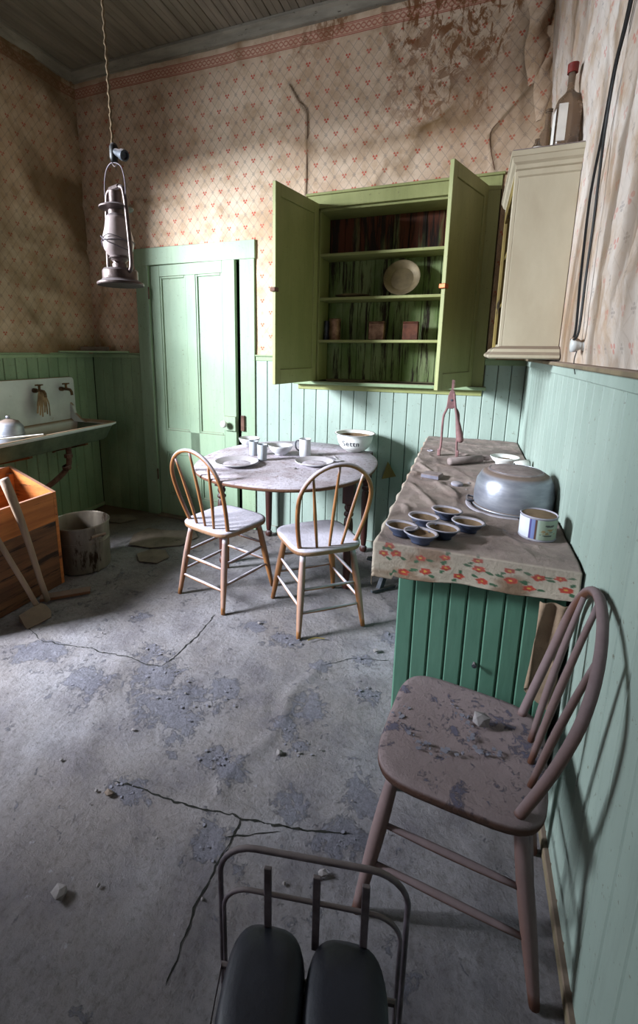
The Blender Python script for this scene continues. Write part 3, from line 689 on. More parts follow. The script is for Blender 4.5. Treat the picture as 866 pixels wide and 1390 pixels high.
# ------------------------------------------------------------ cream hanging cabinet on the right wall
cab = thing('hanging_cabinet', 'cream painted hanging cabinet with moulded cornice on the right wall', 'cabinet', (0, 0, 0))
cx0, cx1, cy0, cy1, cz0, cz1 = 3.137, W-.008, -1.0, -.42, 1.42, 2.09
for nm, p, mm in (('side_panel', (cx0, cx1, cy0, cy0+.018, cz0, cz1), M_cream), ('side_panel', (cx0, cx1, cy1-.018, cy1, cz0, cz1), M_cream), ('back_panel', (cx1-.008, cx1, cy0+.018, cy1-.018, cz0, cz1), M_creamin),
                  ('top_board', (cx0, cx1-.008, cy0+.018, cy1-.018, cz1-.018, cz1), M_creamin), ('bottom_board', (cx0, cx1-.008, cy0+.018, cy1-.018, cz0, cz0+.018), M_cream),
                  ('front_stile', (cx0-.014, cx0, cy0, cy0+.045, cz0, cz1-.01), M_cream), ('front_stile', (cx0-.014, cx0, cy1-.05, cy1, cz0, cz1-.01), M_creamin), ('front_rail', (cx0-.014, cx0, cy0+.045, cy1-.05, cz1-.07, cz1-.01), M_creamin),
                  ('shelf', (cx0+.002, cx1-.01, cy0+.02, cy1-.02, 1.62, 1.636), M_creamin), ('shelf', (cx0+.002, cx1-.01, cy0+.02, cy1-.02, 1.85, 1.866), M_creamin)):
    obj(nm, B(*p), mm, cab, bev=.0015)
def skirt(nm, prof, zb, mm):
    bm = bmesh.new()
    rings = []
    for e, z in prof:
        rings.append([bm.verts.new(v) for v in ((cx1, cy0-e, zb+z), (cx0-e, cy0-e, zb+z), (cx0-e, cy1+e*.3, zb+z), (cx1, cy1+e*.3, zb+z))])
    for a, b in zip(rings[:-1], rings[1:]):
        for i in range(4): j = (i+1) % 4; bm.faces.new((a[i], a[j], b[j], b[i]))
    bm.faces.new(rings[0][::-1]); bm.faces.new(rings[-1]); return obj(nm, bm, mm, cab)
skirt('cornice', [(.0, -.035), (.006, -.03), (.006, -.012), (.014, -.008), (.014, .006), (.024, .014), (.030, .030), (.034, .032), (.034, .050), (.0, .052)], cz1, M_cream)
skirt('base_moulding', [(.0, -.045), (.044, -.045), (.050, -.040), (.050, -.030), (.036, -.018), (.030, -.006), (.012, .004), (.0, .006)], cz0, M_cream)
obj('dust_layer', B(cx0-.030, cx1-.002, cy0-.030, cy1, cz1+.0523, cz1+.055), M_dusty, cab)
zt = cz1+.0556
t = thing('medicine_bottle', 'tall square dusty brown glass bottle with a white label on the hanging cabinet', 'bottle', (3.288, -.915, zt), math.radians(4))
bp = [(-.036, -.036), (.036, -.036), (.036, .036), (-.036, .036)]
bm = bmesh.new(); rings = []
for sc_, z in ((.9, 0), (1, .006), (1, .165), (.9, .185), (.5, .21), (.36, .22), (.36, .285)):
    ring = []
    for i in range(16):
        a = 2*PI*i/16; sq = .044/max(abs(math.cos(a)), abs(math.sin(a))); rr = min(sq, .053) if z < .19 else .034
        ring.append(bm.verts.new((rr*sc_*math.cos(a), rr*sc_*math.sin(a), z)))
    rings.append(ring)
for a, b in zip(rings[:-1], rings[1:]):
    for i in range(16): j = (i+1) % 16; bm.faces.new((a[i], a[j], b[j], b[i]))
bm.faces.new(rings[0][::-1]); bm.faces.new(rings[-1]); obj('bottle_glass', bm, M_glass, t, auto=50)
bm = bmesh.new(); box(bm, -.0455, -.0445, -.030, .020, .03, .15); box(bm, -.040, -.010, -.0455, -.0445, .035, .16)
obj('label', bm, M_paperw, t); obj('bottle_cap', LT([(0, .275), (.018, .275), (.019, .305), (0, .308)], 16), M_redcap, t, auto=40)
t = thing('small_bottle', 'small white-labelled bottle left of the tall bottle on the hanging cabinet', 'bottle', (3.195, -.90, zt))
obj('bottle_glass', LT([(0, 0), (.018, 0), (.019, .004), (.019, .045), (.009, .058), (.009, .072), (0, .072)], 18), M_glass, t, auto=40)
obj('label', LT([(.0194, .006), (.0194, .042)], 18), M_paperw, t)
t = thing('slim_bottle', 'slender dusty glass bottle at the back of the hanging cabinet top', 'bottle', (3.235, -.80, zt))
obj('bottle_glass', LT([(0, 0), (.026, 0), (.027, .004), (.027, .12), (.011, .15), (.011, .20), (.014, .203), (.014, .212), (0, .212)], 20), M_glass, t, auto=40)
# wires and insulator on the right wall
ins = thing('wall_insulator', 'dusty porcelain wire knob with twisted wire ends above the right ledge', 'insulator', (W-.022, -1.425, 1.425))
obj('knob_body', LT([(0, -.03), (.018, -.03), (.022, -.02), (.014, -.008), (.022, .004), (.022, .018), (.012, .02), (0, .02)], 20, M=RY(-PI/2)), M_porc, ins, smooth=True)
obj('wire_wrap', TB([(-.008+.004*math.sin(i), .017*math.cos(i*.9), .017*math.sin(i*.9)) for i in range(26)], .0025, 6), M_black, ins)
obj('wire_tail', TB(smooth_path([(0, -.005, -.012), (-.006, -.01, -.05), (.002, -.008, -.09)], 5), .0016, 6), M_black, ins)
def wire(lab, pts): return tag(obj('electric_wire', TB(smooth_path(pts, 10), .0038, 6), M_black), lab, 'wire')
wx = W-.045
wire('black wire nearer the camera running up the papered right wall from the knob', [(W-.038, -1.445, 1.44), (3.321, -1.458, 1.47), (3.321, -1.455, 1.614), (3.321, -1.457, 1.776), (3.321, -1.449, 1.905), (3.321, -1.445, 2.03), (3.318, -1.49, 2.15), (3.314, -1.587, 2.242), (3.30, -1.72, 2.42), (3.29, -1.86, 2.8), (3.29, -1.9, H-.065)])
wire('black wire farther from the camera running up the papered right wall from the knob', [(W-.038, -1.405, 1.44), (3.321, -1.41, 1.47), (3.321, -1.379, 1.624), (3.321, -1.357, 1.821), (3.321, -1.372, 1.92), (3.321, -1.415, 2.02), (3.318, -1.475, 2.15), (3.314, -1.572, 2.25), (3.30, -1.705, 2.43), (3.29, -1.845, 2.8), (3.29, -1.885, H-.065)])

# ------------------------------------------------------------ corner shelf
sh = thing('corner_shelf', 'small triangular green shelf in the left back corner above the sink', 'shelf', (0, 0, ZC+.001))
obj('shelf_board', PR([(.002, -.004), (.40, -.004), (.40, -.03), (.03, -.37), (.002, -.37)], 0, .012), M_trim, sh)
tag(obj('soap_box', B(-.11, .11, -.022, .022, 0, .034), M_card, None, loc=(.155, -.13, ZC+.0135), bev=.004), 'long dusty tan box on the small corner shelf', 'box').rotation_euler = (0, 0, math.radians(20))

# ------------------------------------------------------------ sink on the left wall
sk = thing('wall_sink', 'chipped white wall-hung sink with high splashback in the left corner', 'sink', (0, 0, 0))
SY0, SY1, SX, SZ = -1.40, -.262, .47, .835
def rrect(x0, x1, y0, y1, r, n=5):
    out = []
    for cx_, cy_, a0 in ((x1-r, y1-r, 0), (x0+r, y1-r, 90), (x0+r, y0+r, 180), (x1-r, y0+r, 270)):
        for i in range(n+1):
            a = math.radians(a0+90*i/n); out.append((cx_+r*math.cos(a), cy_+r*math.sin(a)))
    return out
bm = bmesh.new(); rings = []
for z, dx, r in ((SZ-.13, .07, .05), (SZ-.12, .055, .06), (SZ-.025, .02, .06), (SZ-.012, .0, .06), (SZ-.002, -.002, .062), (SZ+.004, .012, .055), (SZ, .028, .05), (SZ-.02, .045, .045), (SZ-.10, .075, .04), (SZ-.105, .11, .03)):
    pts = rrect(.03+max(dx, 0)*.6, SX-dx, SY0+dx, SY1-dx, r); rings.append([bm.verts.new((px, py, z)) for px, py in pts])
for a, b in zip(rings[:-1], rings[1:]):
    for i in range(len(a)): j = (i+1) % len(a); bm.faces.new((a[i], a[j], b[j], b[i]))
bm.faces.new(rings[0][::-1]); bm.faces.new(rings[-1])
o = obj('basin', bm, [M_porc, M_sinkout], sk, smooth=True)
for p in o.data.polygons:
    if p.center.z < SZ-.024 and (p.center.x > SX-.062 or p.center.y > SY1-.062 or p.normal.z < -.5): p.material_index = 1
bm = PR(rrect(-1.205, SY1, SZ-.05, 1.175, .035), .012, .036, M=Matrix(((0, 0, 1, 0), (1, 0, 0, 0), (0, 1, 0, 0), (0, 0, 0, 1)))); obj('splashback', bm, M_porc, sk, bev=.004)
bm = bmesh.new(); vs = []
prof = [(0, 0), (.16, 0), (.10, .03), (.05, .07), (.03, .13), (0, .16)]
prism(bm, prof, SY1-.06, SY1-.035, M=Matrix(((1, 0, 0, .03), (0, 0, 1, 0), (0, 1, 0, SZ-.02), (0, 0, 0, 1)))); obj('end_wing', bm, M_porc, sk, bev=.004)
def tap(y, z):
    bm = bmesh.new(); tube(bm, [(.036, y, z), (.06, y, z)], .017, 12); tube(bm, [(.06, y, z), (.11, y, z), (.135, y, z-.004), (.148, y, z-.02), (.150, y, z-.045)], [.011, .011, .011, .010, .010], 10)
    tube(bm, [(.095, y, z), (.095, y, z+.038)], .009, 10); tube(bm, [(.095, y-.032, z+.042), (.095, y+.032, z+.042)], .0055, 8); tube(bm, [(.075, y, z+.042), (.115, y, z+.042)], .0055, 8)
    return obj('tap', bm, M_brass, sk, smooth=True)
tap(-.40, 1.085); tap(-.64, 1.09)
obj('drain_pipe', TB(smooth_path([(.30, -.62, SZ-.12), (.30, -.62, .60), (.29, -.64, .52), (.22, -.72, .42), (.10, -.86, .30), (.03, -.95, .24)], 6), .020, 12), M_rust, sk, smooth=True)
obj('pipe_union', LT([(.022, 0), (.030, .004), (.030, .028), (.022, .032)], 12, M=T(.298, -.622, .60)), M_rust, sk)
obj('pipe_union', LT([(.022, 0), (.031, .004), (.031, .032), (.022, .036)], 12, M=T(.292, -.634, .515) @ RX(.35)), M_rust, sk)
for y in (-.50, -.98): obj('wall_bracket', PR([(.002, .70), (.002, .58), (.03, .60), (.36, .68), (.36, .705)], y-.012, y+.012, M=Matrix(((1, 0, 0, 0), (0, 0, 1, 0), (0, 1, 0, 0), (0, 0, 0, 1)))), M_crate2, sk)
# rag of twisted strips over the left tap
rag = thing('hanging_rag', 'brown shrivelled rag hanging from the left sink tap', 'rag', (.105, -.64, 1.03))
for i in range(6):
    a = (i-2.5)*.011; obj('rag_strip', TB(smooth_path([(.0, a*.5, .055), (.012, a, .02), (.014+.004*(i % 2), a*1.6, -.04), (.01, a*1.9, -.10-.015*(i % 3))], 5), [.006]*3+[.009]*8+[.007]*4+[.005], 6, flat=.6), M_rag, rag)
# things in and on the sink
t = thing('enamel_pot', 'small dented grey pot at the left end of the sink', 'pot', (.20, -.99, SZ-.104), 0)
obj('pot_body', LT([(0, 0), (.075, 0), (.088, .02), (.09, .10), (.085, .155), (.06, .19), (.02, .205), (0, .207)], 28), M_alu, t, smooth=True)
obj('rim_band', TB([(.0905*math.cos(a), .0905*math.sin(a), .105) for a in np.linspace(0, 2*PI, 28, endpoint=False)], .003, 6, closed=True), M_alu, t)
obj('lid_knob', LT([(0, .205), (.008, .205), (.014, .218), (.012, .226), (0, .228)], 14), M_alu, t, smooth=True)
tag(obj('wood_block', B(-.06, .06, -.045, .045, 0, .045), M_crate2, None, loc=(.24, -.575, SZ-.1035), bev=.004), 'dark slanting wooden block lying in the sink basin', 'block').rotation_euler = (0, 0, .6)
tag(obj('splint', B(-.17, .17, -.02, .02, 0, .012), M_crate2, None, loc=(.20, -.395, SZ-.092)), 'dark thin slat lying in the right end of the sink', 'slat').rotation_euler = (.0, -.10, 1.15)
tag(obj('paint_stick', B(-.13, .13, -.011, .011, 0, .006), M_paperw, None, loc=(.39, -1.06, SZ+.005)), 'white flat stick lying on the front rim of the sink', 'stick').rotation_euler = (.0, 0, 1.1)

# ------------------------------------------------------------ wooden crate, boiler, axe and handle
cr = thing('wooden_crate', 'large orange-brown wooden bin with sunlit inside, left under the sink', 'crate', (0, 0, 0))
kx0, kx1, ky0, ky1 = .47, .822, -1.86, -1.215; th = .020
def slant(nm, y0, y1, mm):
    zl, zr = .700, .578; bm = bmesh.new()
    prism(bm, [(kx0, .0), (kx1, .0), (kx1, zr), (kx0, zl)], y0, y1, M=Matrix(((1, 0, 0, 0), (0, 0, 1, 0), (0, 1, 0, 0), (0, 0, 0, 1)))); return obj(nm, bm, mm, cr)
slant('back_panel', ky1-th, ky1, M_crate); slant('front_panel', ky0, ky0+th, M_crate)
for z0, z1, mm in ((.0, .40, M_crate2), (.402, .578, M_crate)): obj('side_board', B(kx1-th, kx1, ky0+th, ky1-th, z0, z1), mm, cr, bev=.0015)
obj('side_board', B(kx0, kx0+th, ky0+th, ky1-th, 0, .700), M_crate, cr, bev=.0015)
obj('bottom_board', B(kx0+th, kx1-th, ky0+th, ky1-th, 0, .02), M_crate2, cr)
obj('corner_post', B(kx0+th, kx0+th+.03, ky1-th-.03, ky1-th, .02, .66), M_crate, cr, bev=.002)
for i in range(3): obj('nail_head', LT([(0, 0), (.003, 0), (.003, .001), (0, .0012)], 8, M=T(kx1, ky1-.010, .44+i*.05) @ RY(PI/2)), M_rust, cr)
bo = thing('wash_boiler', 'oval galvanised boiler with side handle on the floor behind the crate', 'bucket', (.745, -.985, 0), math.radians(-18))
sx, sy = .93, .90
obj('boiler_wall', LT([(0, 0), (.178, 0), (.184, .006), (.188, .20), (.191, .297), (.197, .300), (.197, .307), (.190, .309), (.186, .30), (.183, .20), (.178, .012), (0, .010)], 40, sx=sx, sy=sy), M_boil, bo, auto=35)
for z in (.195, .205): obj('bead', TB([(.1885*sx*math.cos(a), .1885*sy*math.sin(a), z) for a in np.linspace(0, 2*PI, 40, endpoint=False)], .0022, 6, closed=True), M_boil, bo)
obj('seam', B(.1865, .1915, -.004, .004, .005, .295), M_boil, bo, bev=.001)
for sg in (1, -1):
    hd = obj('handle', TB([(sg*.222, -.045, .262), (sg*.222, .045, .262)], .010, 10), M_handle, bo)
    for yy in (-.043, .043): obj('handle_ear', TB(smooth_path([(sg*.186, yy*.9, .235), (sg*.205, yy, .242), (sg*.222, yy, .262)], 4), .004, 6), M_boil, bo)
def stick(bm, p0, p1, r0, r1, k=8, seg=10, wob=0):
    a, b = Vector(p0), Vector(p1); tube(bm, [a.lerp(b, i/k)+Vector((0, wob*math.sin(i/k*PI), 0)) for i in range(k+1)], [r0+(r1-r0)*i/k for i in range(k+1)], seg)
bm = bmesh.new(); tube(bm, [(.93, -1.43, .018), (.918, -1.452, .15), (.902, -1.478, .35), (.888, -1.50, .5), (.873, -1.525, .64), (.862, -1.548, .745)], [.016, .016, .017, .020, .024, .025], 12, flat=.78)
ph = tag(obj('pick_handle', bm, M_handle, smooth=True), 'thick grey wooden handle with square broken end leaning on the crate', 'tool handle')
ax = thing('axe', 'axe standing on its dusty steel head with its handle against the crate', 'axe', (1.0, -1.545, 0))
bm = bmesh.new(); tube(bm, smooth_path([(-.055, .035, .030), (-.075, .0, .16), (-.105, -.06, .36), (-.140, -.12, .58), (-.165, -.17, .80)], 4), .0145, 10, flat=.75); obj('axe_handle', bm, M_handle, ax, smooth=True)
bm = bmesh.new(); 
hd = [(-.052, .058), (-.020, .062), (.030, .048), (.062, .018), (.055, -.05), (.040, -.105), (.012, -.098), (-.030, -.080), (-.052, -.075), (-.046, -.02)]
tops = [.040, .030, .016, .006, .005, .005, .010, .024, .040, .046]
a = [bm.verts.new((x, y, .001)) for x, y in hd]; b = [bm.verts.new((x, y, z)) for (x, y), z in zip(hd, tops)]; cc = bm.verts.new((-.03, 0, .044))
bm.faces.new(a[::-1])
for i in range(len(hd)): j = (i+1) % len(hd); bm.faces.new((a[i], a[j], b[j], b[i])); bm.faces.new((b[i], b[j], cc))
obj('axe_head', bm, M_axe, ax, auto=35)

# ------------------------------------------------------------ bow-back chairs
def make_chair(loc, rz, label, mw, ms, bow_h=.45, lean=.085, group=None):
    t = thing('bow_back_chair', label, 'chair', loc, rz, group)
    # saddle seat: front is +y
    bm = bmesh.new(); rings = []
    N = 40
    def outline(k):
        out = []
        for i in range(N):
            a = 2*PI*i/N; c, s = math.cos(a), math.sin(a); p = 2/4.6
            x = math.copysign(abs(c)**p, c); y = math.copysign(abs(s)**p, s)
            wx_ = .192+.006*y; out.append((x*wx_*k, y*.188*k))
        return out
    for k, z in ((.90, .413), (.985, .418), (1, .428), (1, .440), (.975, .4465), (.90, .4485), (.6, .444), (.3, .441)):
        rings.append([bm.verts.new((x, y, z+(.0015*math.sin(9*x+5*y) if z > .44 else 0))) for x, y in outline(k)])
    for a, b in zip(rings[:-1], rings[1:]):
        for i in range(N): j = (i+1) % N; bm.faces.new((a[i], a[j], b[j], b[i]))
    bm.faces.new(rings[0][::-1]); bm.faces.new(rings[-1]); obj('seat', bm, ms, t, smooth=True)
    tops = {}; feet = {}
    for sx_ in (-1, 1):
        for sy_ in (-1, 1):
            A = Vector((sx_*.135, sy_*.135, .415)); Fp = Vector((sx_*(.178 if sy_ < 0 else .190), sy_*(.205 if sy_ < 0 else .200), 0)); tops[sx_, sy_] = A; feet[sx_, sy_] = Fp
            k = 10; pr_ = [.0115, .013, .0145, .0160, .0172, .0180, .0182, .0178, .0168, .0152, .0135]
            obj('leg', TB([Fp.lerp(A, i/k) for i in range(k+1)], pr_, 10), mw, t, smooth=True)
    def at(sx_, sy_, z): return feet[sx_, sy_].lerp(tops[sx_, sy_], z/.415)
    for a, b, zs in (((-1, -1), (-1, 1), (.150, .262)), ((1, -1), (1, 1), (.150, .262)), ((-1, -1), (1, -1), (.122, .235)), ((-1, 1), (1, 1), (.175, .285))):
        for z in zs:
            P, Q = at(*a, z), at(*b, z); k = 6
            obj('stretcher', TB([P.lerp(Q, i/k) for i in range(k+1)], [.0062, .0075, .0088, .0092, .0088, .0075, .0062], 8), mw, t, smooth=True)
    def bow(u):  # u in [-1,1]
        w_ = .150+.034*math.sin(min(1, (1-abs(u))*2.2)*PI*.5)
        ang = u*PI/2
        s_ = 1-abs(u)
        # sides rise nearly straight, top is a round arch
        if abs(u) > .45:
            f = (1-abs(u))/.55; x = math.copysign(.150+.038*math.sin(f*PI/2), u); z = f*(bow_h-.185)
        else:
            f = u/.45; x = .188*math.sin(f*PI/2); z = bow_h-.185+.185*math.cos(f*PI/2)
        y = -.128-lean*(z/bow_h)-.035*math.sin((z/bow_h)*PI/2)+ (.0 if abs(u) < .99 else 0) + .03*(1-abs(x)/.15)*(1 if z < .01 else 0)
        return Vector((x, y, .437+z))
    us = list(np.linspace(-1, 1, 49)); obj('bow', TB([bow(u) for u in us], [.0110]*49, 10), mw, t, smooth=True)
    for xb, ub in ((-.072, -.215), (0, 0), (.072, .215)):
        P = Vector((xb*.92, -.150, .437)); Q = bow(ub); k = 8
        obj('spindle', TB([P.lerp(Q, i/k)+Vector((0, .004*math.sin(i/k*PI), 0)) for i in range(k+1)], [.0068, .0075, .0082, .0088, .0088, .0082, .0074, .0066, .006], 8), mw, t, smooth=True)
    return t
make_chair((1.775, -.915, .0), math.radians(-16), 'dusty bow-back chair facing the table in front of the green door', M_cw, M_cs)
make_chair((2.345, -.935, .0), math.radians(40), 'dusty bow-back chair at the table nearer the counter, turned left', M_cw, M_cs)
make_chair((3.082, -2.036, .0), math.radians(84), 'brown bow-back chair in the foreground with its back to the right wall', M_cwd, M_csd, .455, .072)
tag(obj('stone', rock(.017, 5, 1.3), M_stone, loc=(3.125, -1.978, .4495)), 'pale stone lying on the dusty seat of the foreground chair', 'stone')
def flakes(name, pts, m, seed, size=.012):
    rr = random.Random(seed); bm = bmesh.new()
    for (x, y, z) in pts:
        n_ = rr.randint(5, 8); r = size*(.25+1.5*rr.random()**2.5); a0 = rr.random()*6
        poly = [(x+r*rr.uniform(.5, 1.1)*math.cos(a0+2*PI*i/n_), y+r*rr.uniform(.5, 1.1)*math.sin(a0+2*PI*i/n_)) for i in range(n_)]
        prism(bm, poly, z, z+rr.uniform(.0008, .0028))
    return obj(name, bm, m)
rr = random.Random(3); pts = []
for path in ([(2.93, -1.95), (2.92, -2.02), (2.96, -2.06), (3.02, -2.09), (3.10, -2.06)], [(3.05, -1.92), (3.09, -1.94), (3.10, -2.0), (3.12, -2.05), (3.17, -2.02)]):
    for i in range(len(path)-1):
        for k in range(13):
            t_ = rr.random(); pts.append((path[i][0]*(1-t_)+path[i+1][0]*t_+rr.gauss(0, .008), path[i][1]*(1-t_)+path[i+1][1]*t_+rr.gauss(0, .008)-.022, .4478))
tag(flakes('seat_dust_crust', pts, M_chip, 4, .0045), 'blue-grey dust crust flaking on the foreground chair seat', 'dust', kind='stuff')

# ------------------------------------------------------------ table and its things
tb = thing('dining_table', 'dust-covered oval dining table with dark turned legs against the back wall', 'table', (2.045, -.605, 0))
bm = bmesh.new(); rings = []; N = 64
def tout(k):
    out = []
    for i in range(N):
        a = 2*PI*i/N; c, s = math.cos(a), math.sin(a); p = 2/2.25
        out.append((math.copysign(abs(c)**p, c)*.525*k, math.copysign(abs(s)**p, s)*.583*k))
    return out
for k, z in ((.97, .726), (.992, .728), (1, .735), (.998, .745), (.988, .750), (.6, .751), (.2, .751)): rings.append([bm.verts.new((x, y, z)) for x, y in tout(k)])
for a, b in zip(rings[:-1], rings[1:]):
    for i in range(N): j = (i+1) % N; bm.faces.new((a[i], a[j], b[j], b[i]))
bm.faces.new(rings[0][::-1]); bm.faces.new(rings[-1]); obj('tabletop', bm, M_tt, tb, auto=50)
lx0, lx1, ly0, ly1 = -.36, .375, -.20, .52
LEGS = [(lx0-.098, ly0+.185), (lx1+.015, ly0+.17), (lx1, ly1), (lx0, ly1)]
for (ax_, ay_), (bx_, by_) in zip(LEGS, LEGS[1:]+LEGS[:1]):
    L_ = math.hypot(bx_-ax_, by_-ay_); obj('apron', B(0, L_, -.010, .010, .635, .726, M=T(ax_, ay_, 0) @ RZ(math.atan2(by_-ay_, bx_-ax_))), M_mah, tb)
legp = [(.012, 0), (.022, .004), (.026, .018), (.024, .035), (.014, .045), (.018, .055), (.022, .10), (.025, .25), (.028, .40), (.024, .44), (.016, .452), (.028, .463), (.028, .475), (.018, .487), (.026, .505), (.026, .515), (.020, .525), (.030, .54)]
for x_, y_ in LEGS:
    bm = bmesh.new(); lathe(bm, [(0, 0)]+legp+[(0, .54)], 20, M=T(x_, y_, 0)); box(bm, x_-.032, x_+.032, y_-.032, y_+.032, .54, .725); obj('leg', bm, M_mah, tb, auto=50)
TZ = .7518
def bowl(name, lab, x, y, r, h, foot=.45, m=M_china):
    t = thing(name, lab, 'bowl', (x, y, TZ)); a, b = bowl_profile(r, h, foot); obj('bowl_body', LT(a+b[:3], 36), m, t, smooth=True); obj('bowl_inside', LT(b[2:], 36), M_dirtin, t, smooth=True)
    return t
bowl('small_bowl', 'small white bowl at the far left table edge beside the door', 1.655, -.345, .073, .058)
bowl('small_bowl', 'small footed white bowl in the middle of the table behind the glasses', 1.95, -.50, .078, .062)
def pl(lab, x, y, r, dish=False):
    t = thing('plate', lab, 'plate', (x, y, TZ)); obj('plate_body', LT(plate_profile(r, .020), 44), M_china, t, auto=40)
    bm = bmesh.new(); bmesh.ops.create_circle(bm, cap_ends=True, segments=24, radius=r*.6)
    for v in bm.verts: v.co.z = .0056
    obj('dust_patch', LT([(0, .0075), (r*.3, .0085), (r*.62, .0072), (r*.64, .0062)], 24), M_tt, t, smooth=True)
pl('wide flat dusty plate at the left front of the table', 1.815, -.835, .125); pl('dusty soup plate at the table front behind the right chair bow', 2.225, -.655, .112)
def tumbler(lab, x, y, h):
    t = thing('tumbler', lab, 'glass', (x, y, TZ)); obj('tumbler_wall', LT([(0, 0), (.026, 0), (.027, .004), (.031, h), (.029, h+.001), (.026, .012), (0, .010)], 24), M_tumbler, t, auto=40)
tumbler('dusty tumbler farther back of the pair by the large plate', 1.798, -.575, .088); tumbler('dusty tumbler nearer the front of the pair by the large plate', 1.905, -.68, .096)
t = thing('tin_mug', 'tall dusty white mug with handle in the middle of the table', 'mug', (2.105, -.475, TZ))
obj('mug_wall', LT([(0, 0), (.034, 0), (.036, .004), (.036, .108), (.038, .110), (.034, .110), (.033, .010), (0, .008)], 28), M_china, t, auto=40)
obj('handle', TB(smooth_path([(-.034, 0, .095), (-.058, 0, .092), (-.064, 0, .065), (-.055, 0, .04), (-.034, 0, .030)], 5), .005, 8), M_steel, t, smooth=True)
bb = thing('mixing_bowl', 'large white enamel bowl with dark lettering at the back right of the table', 'bowl', (2.355, -.20, TZ))
a = [(0, .003), (.05, .003), (.056, 0), (.057, .006), (.078, .015), (.096, .034), (.108, .058), (.115, .085), (.118, .110), (.131, .118)]; obj('bowl_body', LT(a+[(.130, .122), (.117, .119), (.1145, .10)], 48), M_enam, bb, smooth=True)
obj('bowl_inside', LT([(.1145, .10), (.103, .058), (.08, .030), (.03, .015), (0, .014)], 48), M_dirtin, bb, smooth=True)
obj('rim_line', TB([(.131*math.cos(a_), .131*math.sin(a_), .119) for a_ in np.linspace(0, 2*PI, 48, endpoint=False)], .0018, 6, closed=True), M_steel, bb)
def rad_at(z):
    ks = [(0, .06), (.015, .078), (.034, .096), (.058, .108), (.085, .115), (.11, .118)]
    for (z0, r0_), (z1, r1_) in zip(ks[:-1], ks[1:]):
        if z0 <= z <= z1: return r0_+(r1_-r0_)*(z-z0)/(z1-z0)
    return .12
cu = bpy.data.curves.new('lettering', 'FONT'); cu.body = 'Settn'; cu.size = .046; cu.space_character = 1.15; cu.offset = .0006
to = bpy.data.objects.new('t', cu); COL.objects.link(to); dg = bpy.context.evaluated_depsgraph_get(); me = bpy.data.meshes.new_from_object(to.evaluated_get(dg)); bpy.data.objects.remove(to)
bm = bmesh.new(); bm.from_mesh(me); bmesh.ops.triangulate(bm, faces=bm.faces)
bmesh.ops.subdivide_edges(bm, edges=[e for e in bm.edges if e.calc_length() > .008], cuts=2)
a_mid = math.radians(-97)
for v in bm.verts:
    z = .050+v.co.y; r = rad_at(z)+.0016; an = a_mid+(v.co.x-.045)/.105; v.co = Vector((r*math.cos(an), r*math.sin(an), z))
me2 = bpy.data.meshes.new('lettering'); bm.to_mesh(me2); bm.free(); link('lettering', me2, M_ink, bb)
t = thing('fork', 'fork lying between the mug and the large bowl on the table', 'fork', (2.245, -.455, TZ+.001), math.radians(-35))
obj('fork_stem', TB([(-.09, 0, .003), (-.02, 0, .004), (.03, 0, .005)], [.004, .0028, .003], 6, flat=.5), M_steel, t)
for k in range(3): obj('tine', TB([(.03, (k-1)*.006, .005), (.075, (k-1)*.007, .004)], .0014, 5), M_steel, t)
t = thing('spoon', 'spoon lying beside the fork near the large bowl', 'spoon', (2.315, -.49, TZ+.001), math.radians(-60))
obj('spoon_handle', TB([(-.085, 0, .003), (.03, 0, .004)], [.004, .0025], 6, flat=.5), M_china, t); obj('spoon_bowl', LT([(0, 0), (.014, .003), (.018, .007), (.016, .0075), (0, .003)], 16, M=T(.045, 0, 0) @ Matrix.Diagonal((1.4, 1, 1, 1))), M_china, t, smooth=True)
tag(obj('plaster_crumb', rock(.010, 11), M_stone, loc=(2.16, -.80, TZ)), 'small grey crumb on the table front between the two plates', 'crumb')
tag(obj('paper_scrap', PR([(-.05, -.06), (.05, -.05), (.01, .06)], 0, .002, M=T(2.555, -.034, .60) @ RX(PI/2) @ RZ(.2)), M_creamin), 'small yellowed triangular scrap on the wainscot right of the table', 'paper')

# ------------------------------------------------------------ counter with oilcloth
ct = thing('counter_cabinet', 'green tongue-and-groove kitchen counter along the right wall', 'counter', (0, 0, 0))
bx0, bx1, by0, by1, CT = 2.872, W-.034, -1.800, -.03, .846
n = 9; s = (bx1-bx0)/n
for i in range(n):
    bm = bmesh.new(); a, b = bx0+i*s, bx0+(i+1)*s; prism(bm, [(a+.001, .014), (a+.001, .004), (a+.005, 0), (b-.006, 0), (b-.001, .004), (b-.001, .014)], .0, .815, M=T(0, by0, 0)); obj('front_board', bm, M_counter, ct)
n = 20; s = (by1-by0-.02)/n
for i in range(n): obj('side_board', B(bx0, bx0+.014, by0+.018+i*s+.001, by0+.018+(i+1)*s-.001, 0, .815), M_counter, ct, bev=.003)
obj('inner_case', B(bx0+.016, bx1, by0+.018, by1, .0, .812), M_gap, ct)
obj('counter_top', B(2.812, W-.022, -1.830, -.026, .815, CT), M_dustwood, ct, bev=.004)
obj('hook_screw', LT([(0, 0), (.004, 0), (.004, .012), (.007, .013), (.007, .016), (0, .017)], 10, M=T(3.105, by0, .50) @ RX(PI/2)), M_steel, ct)
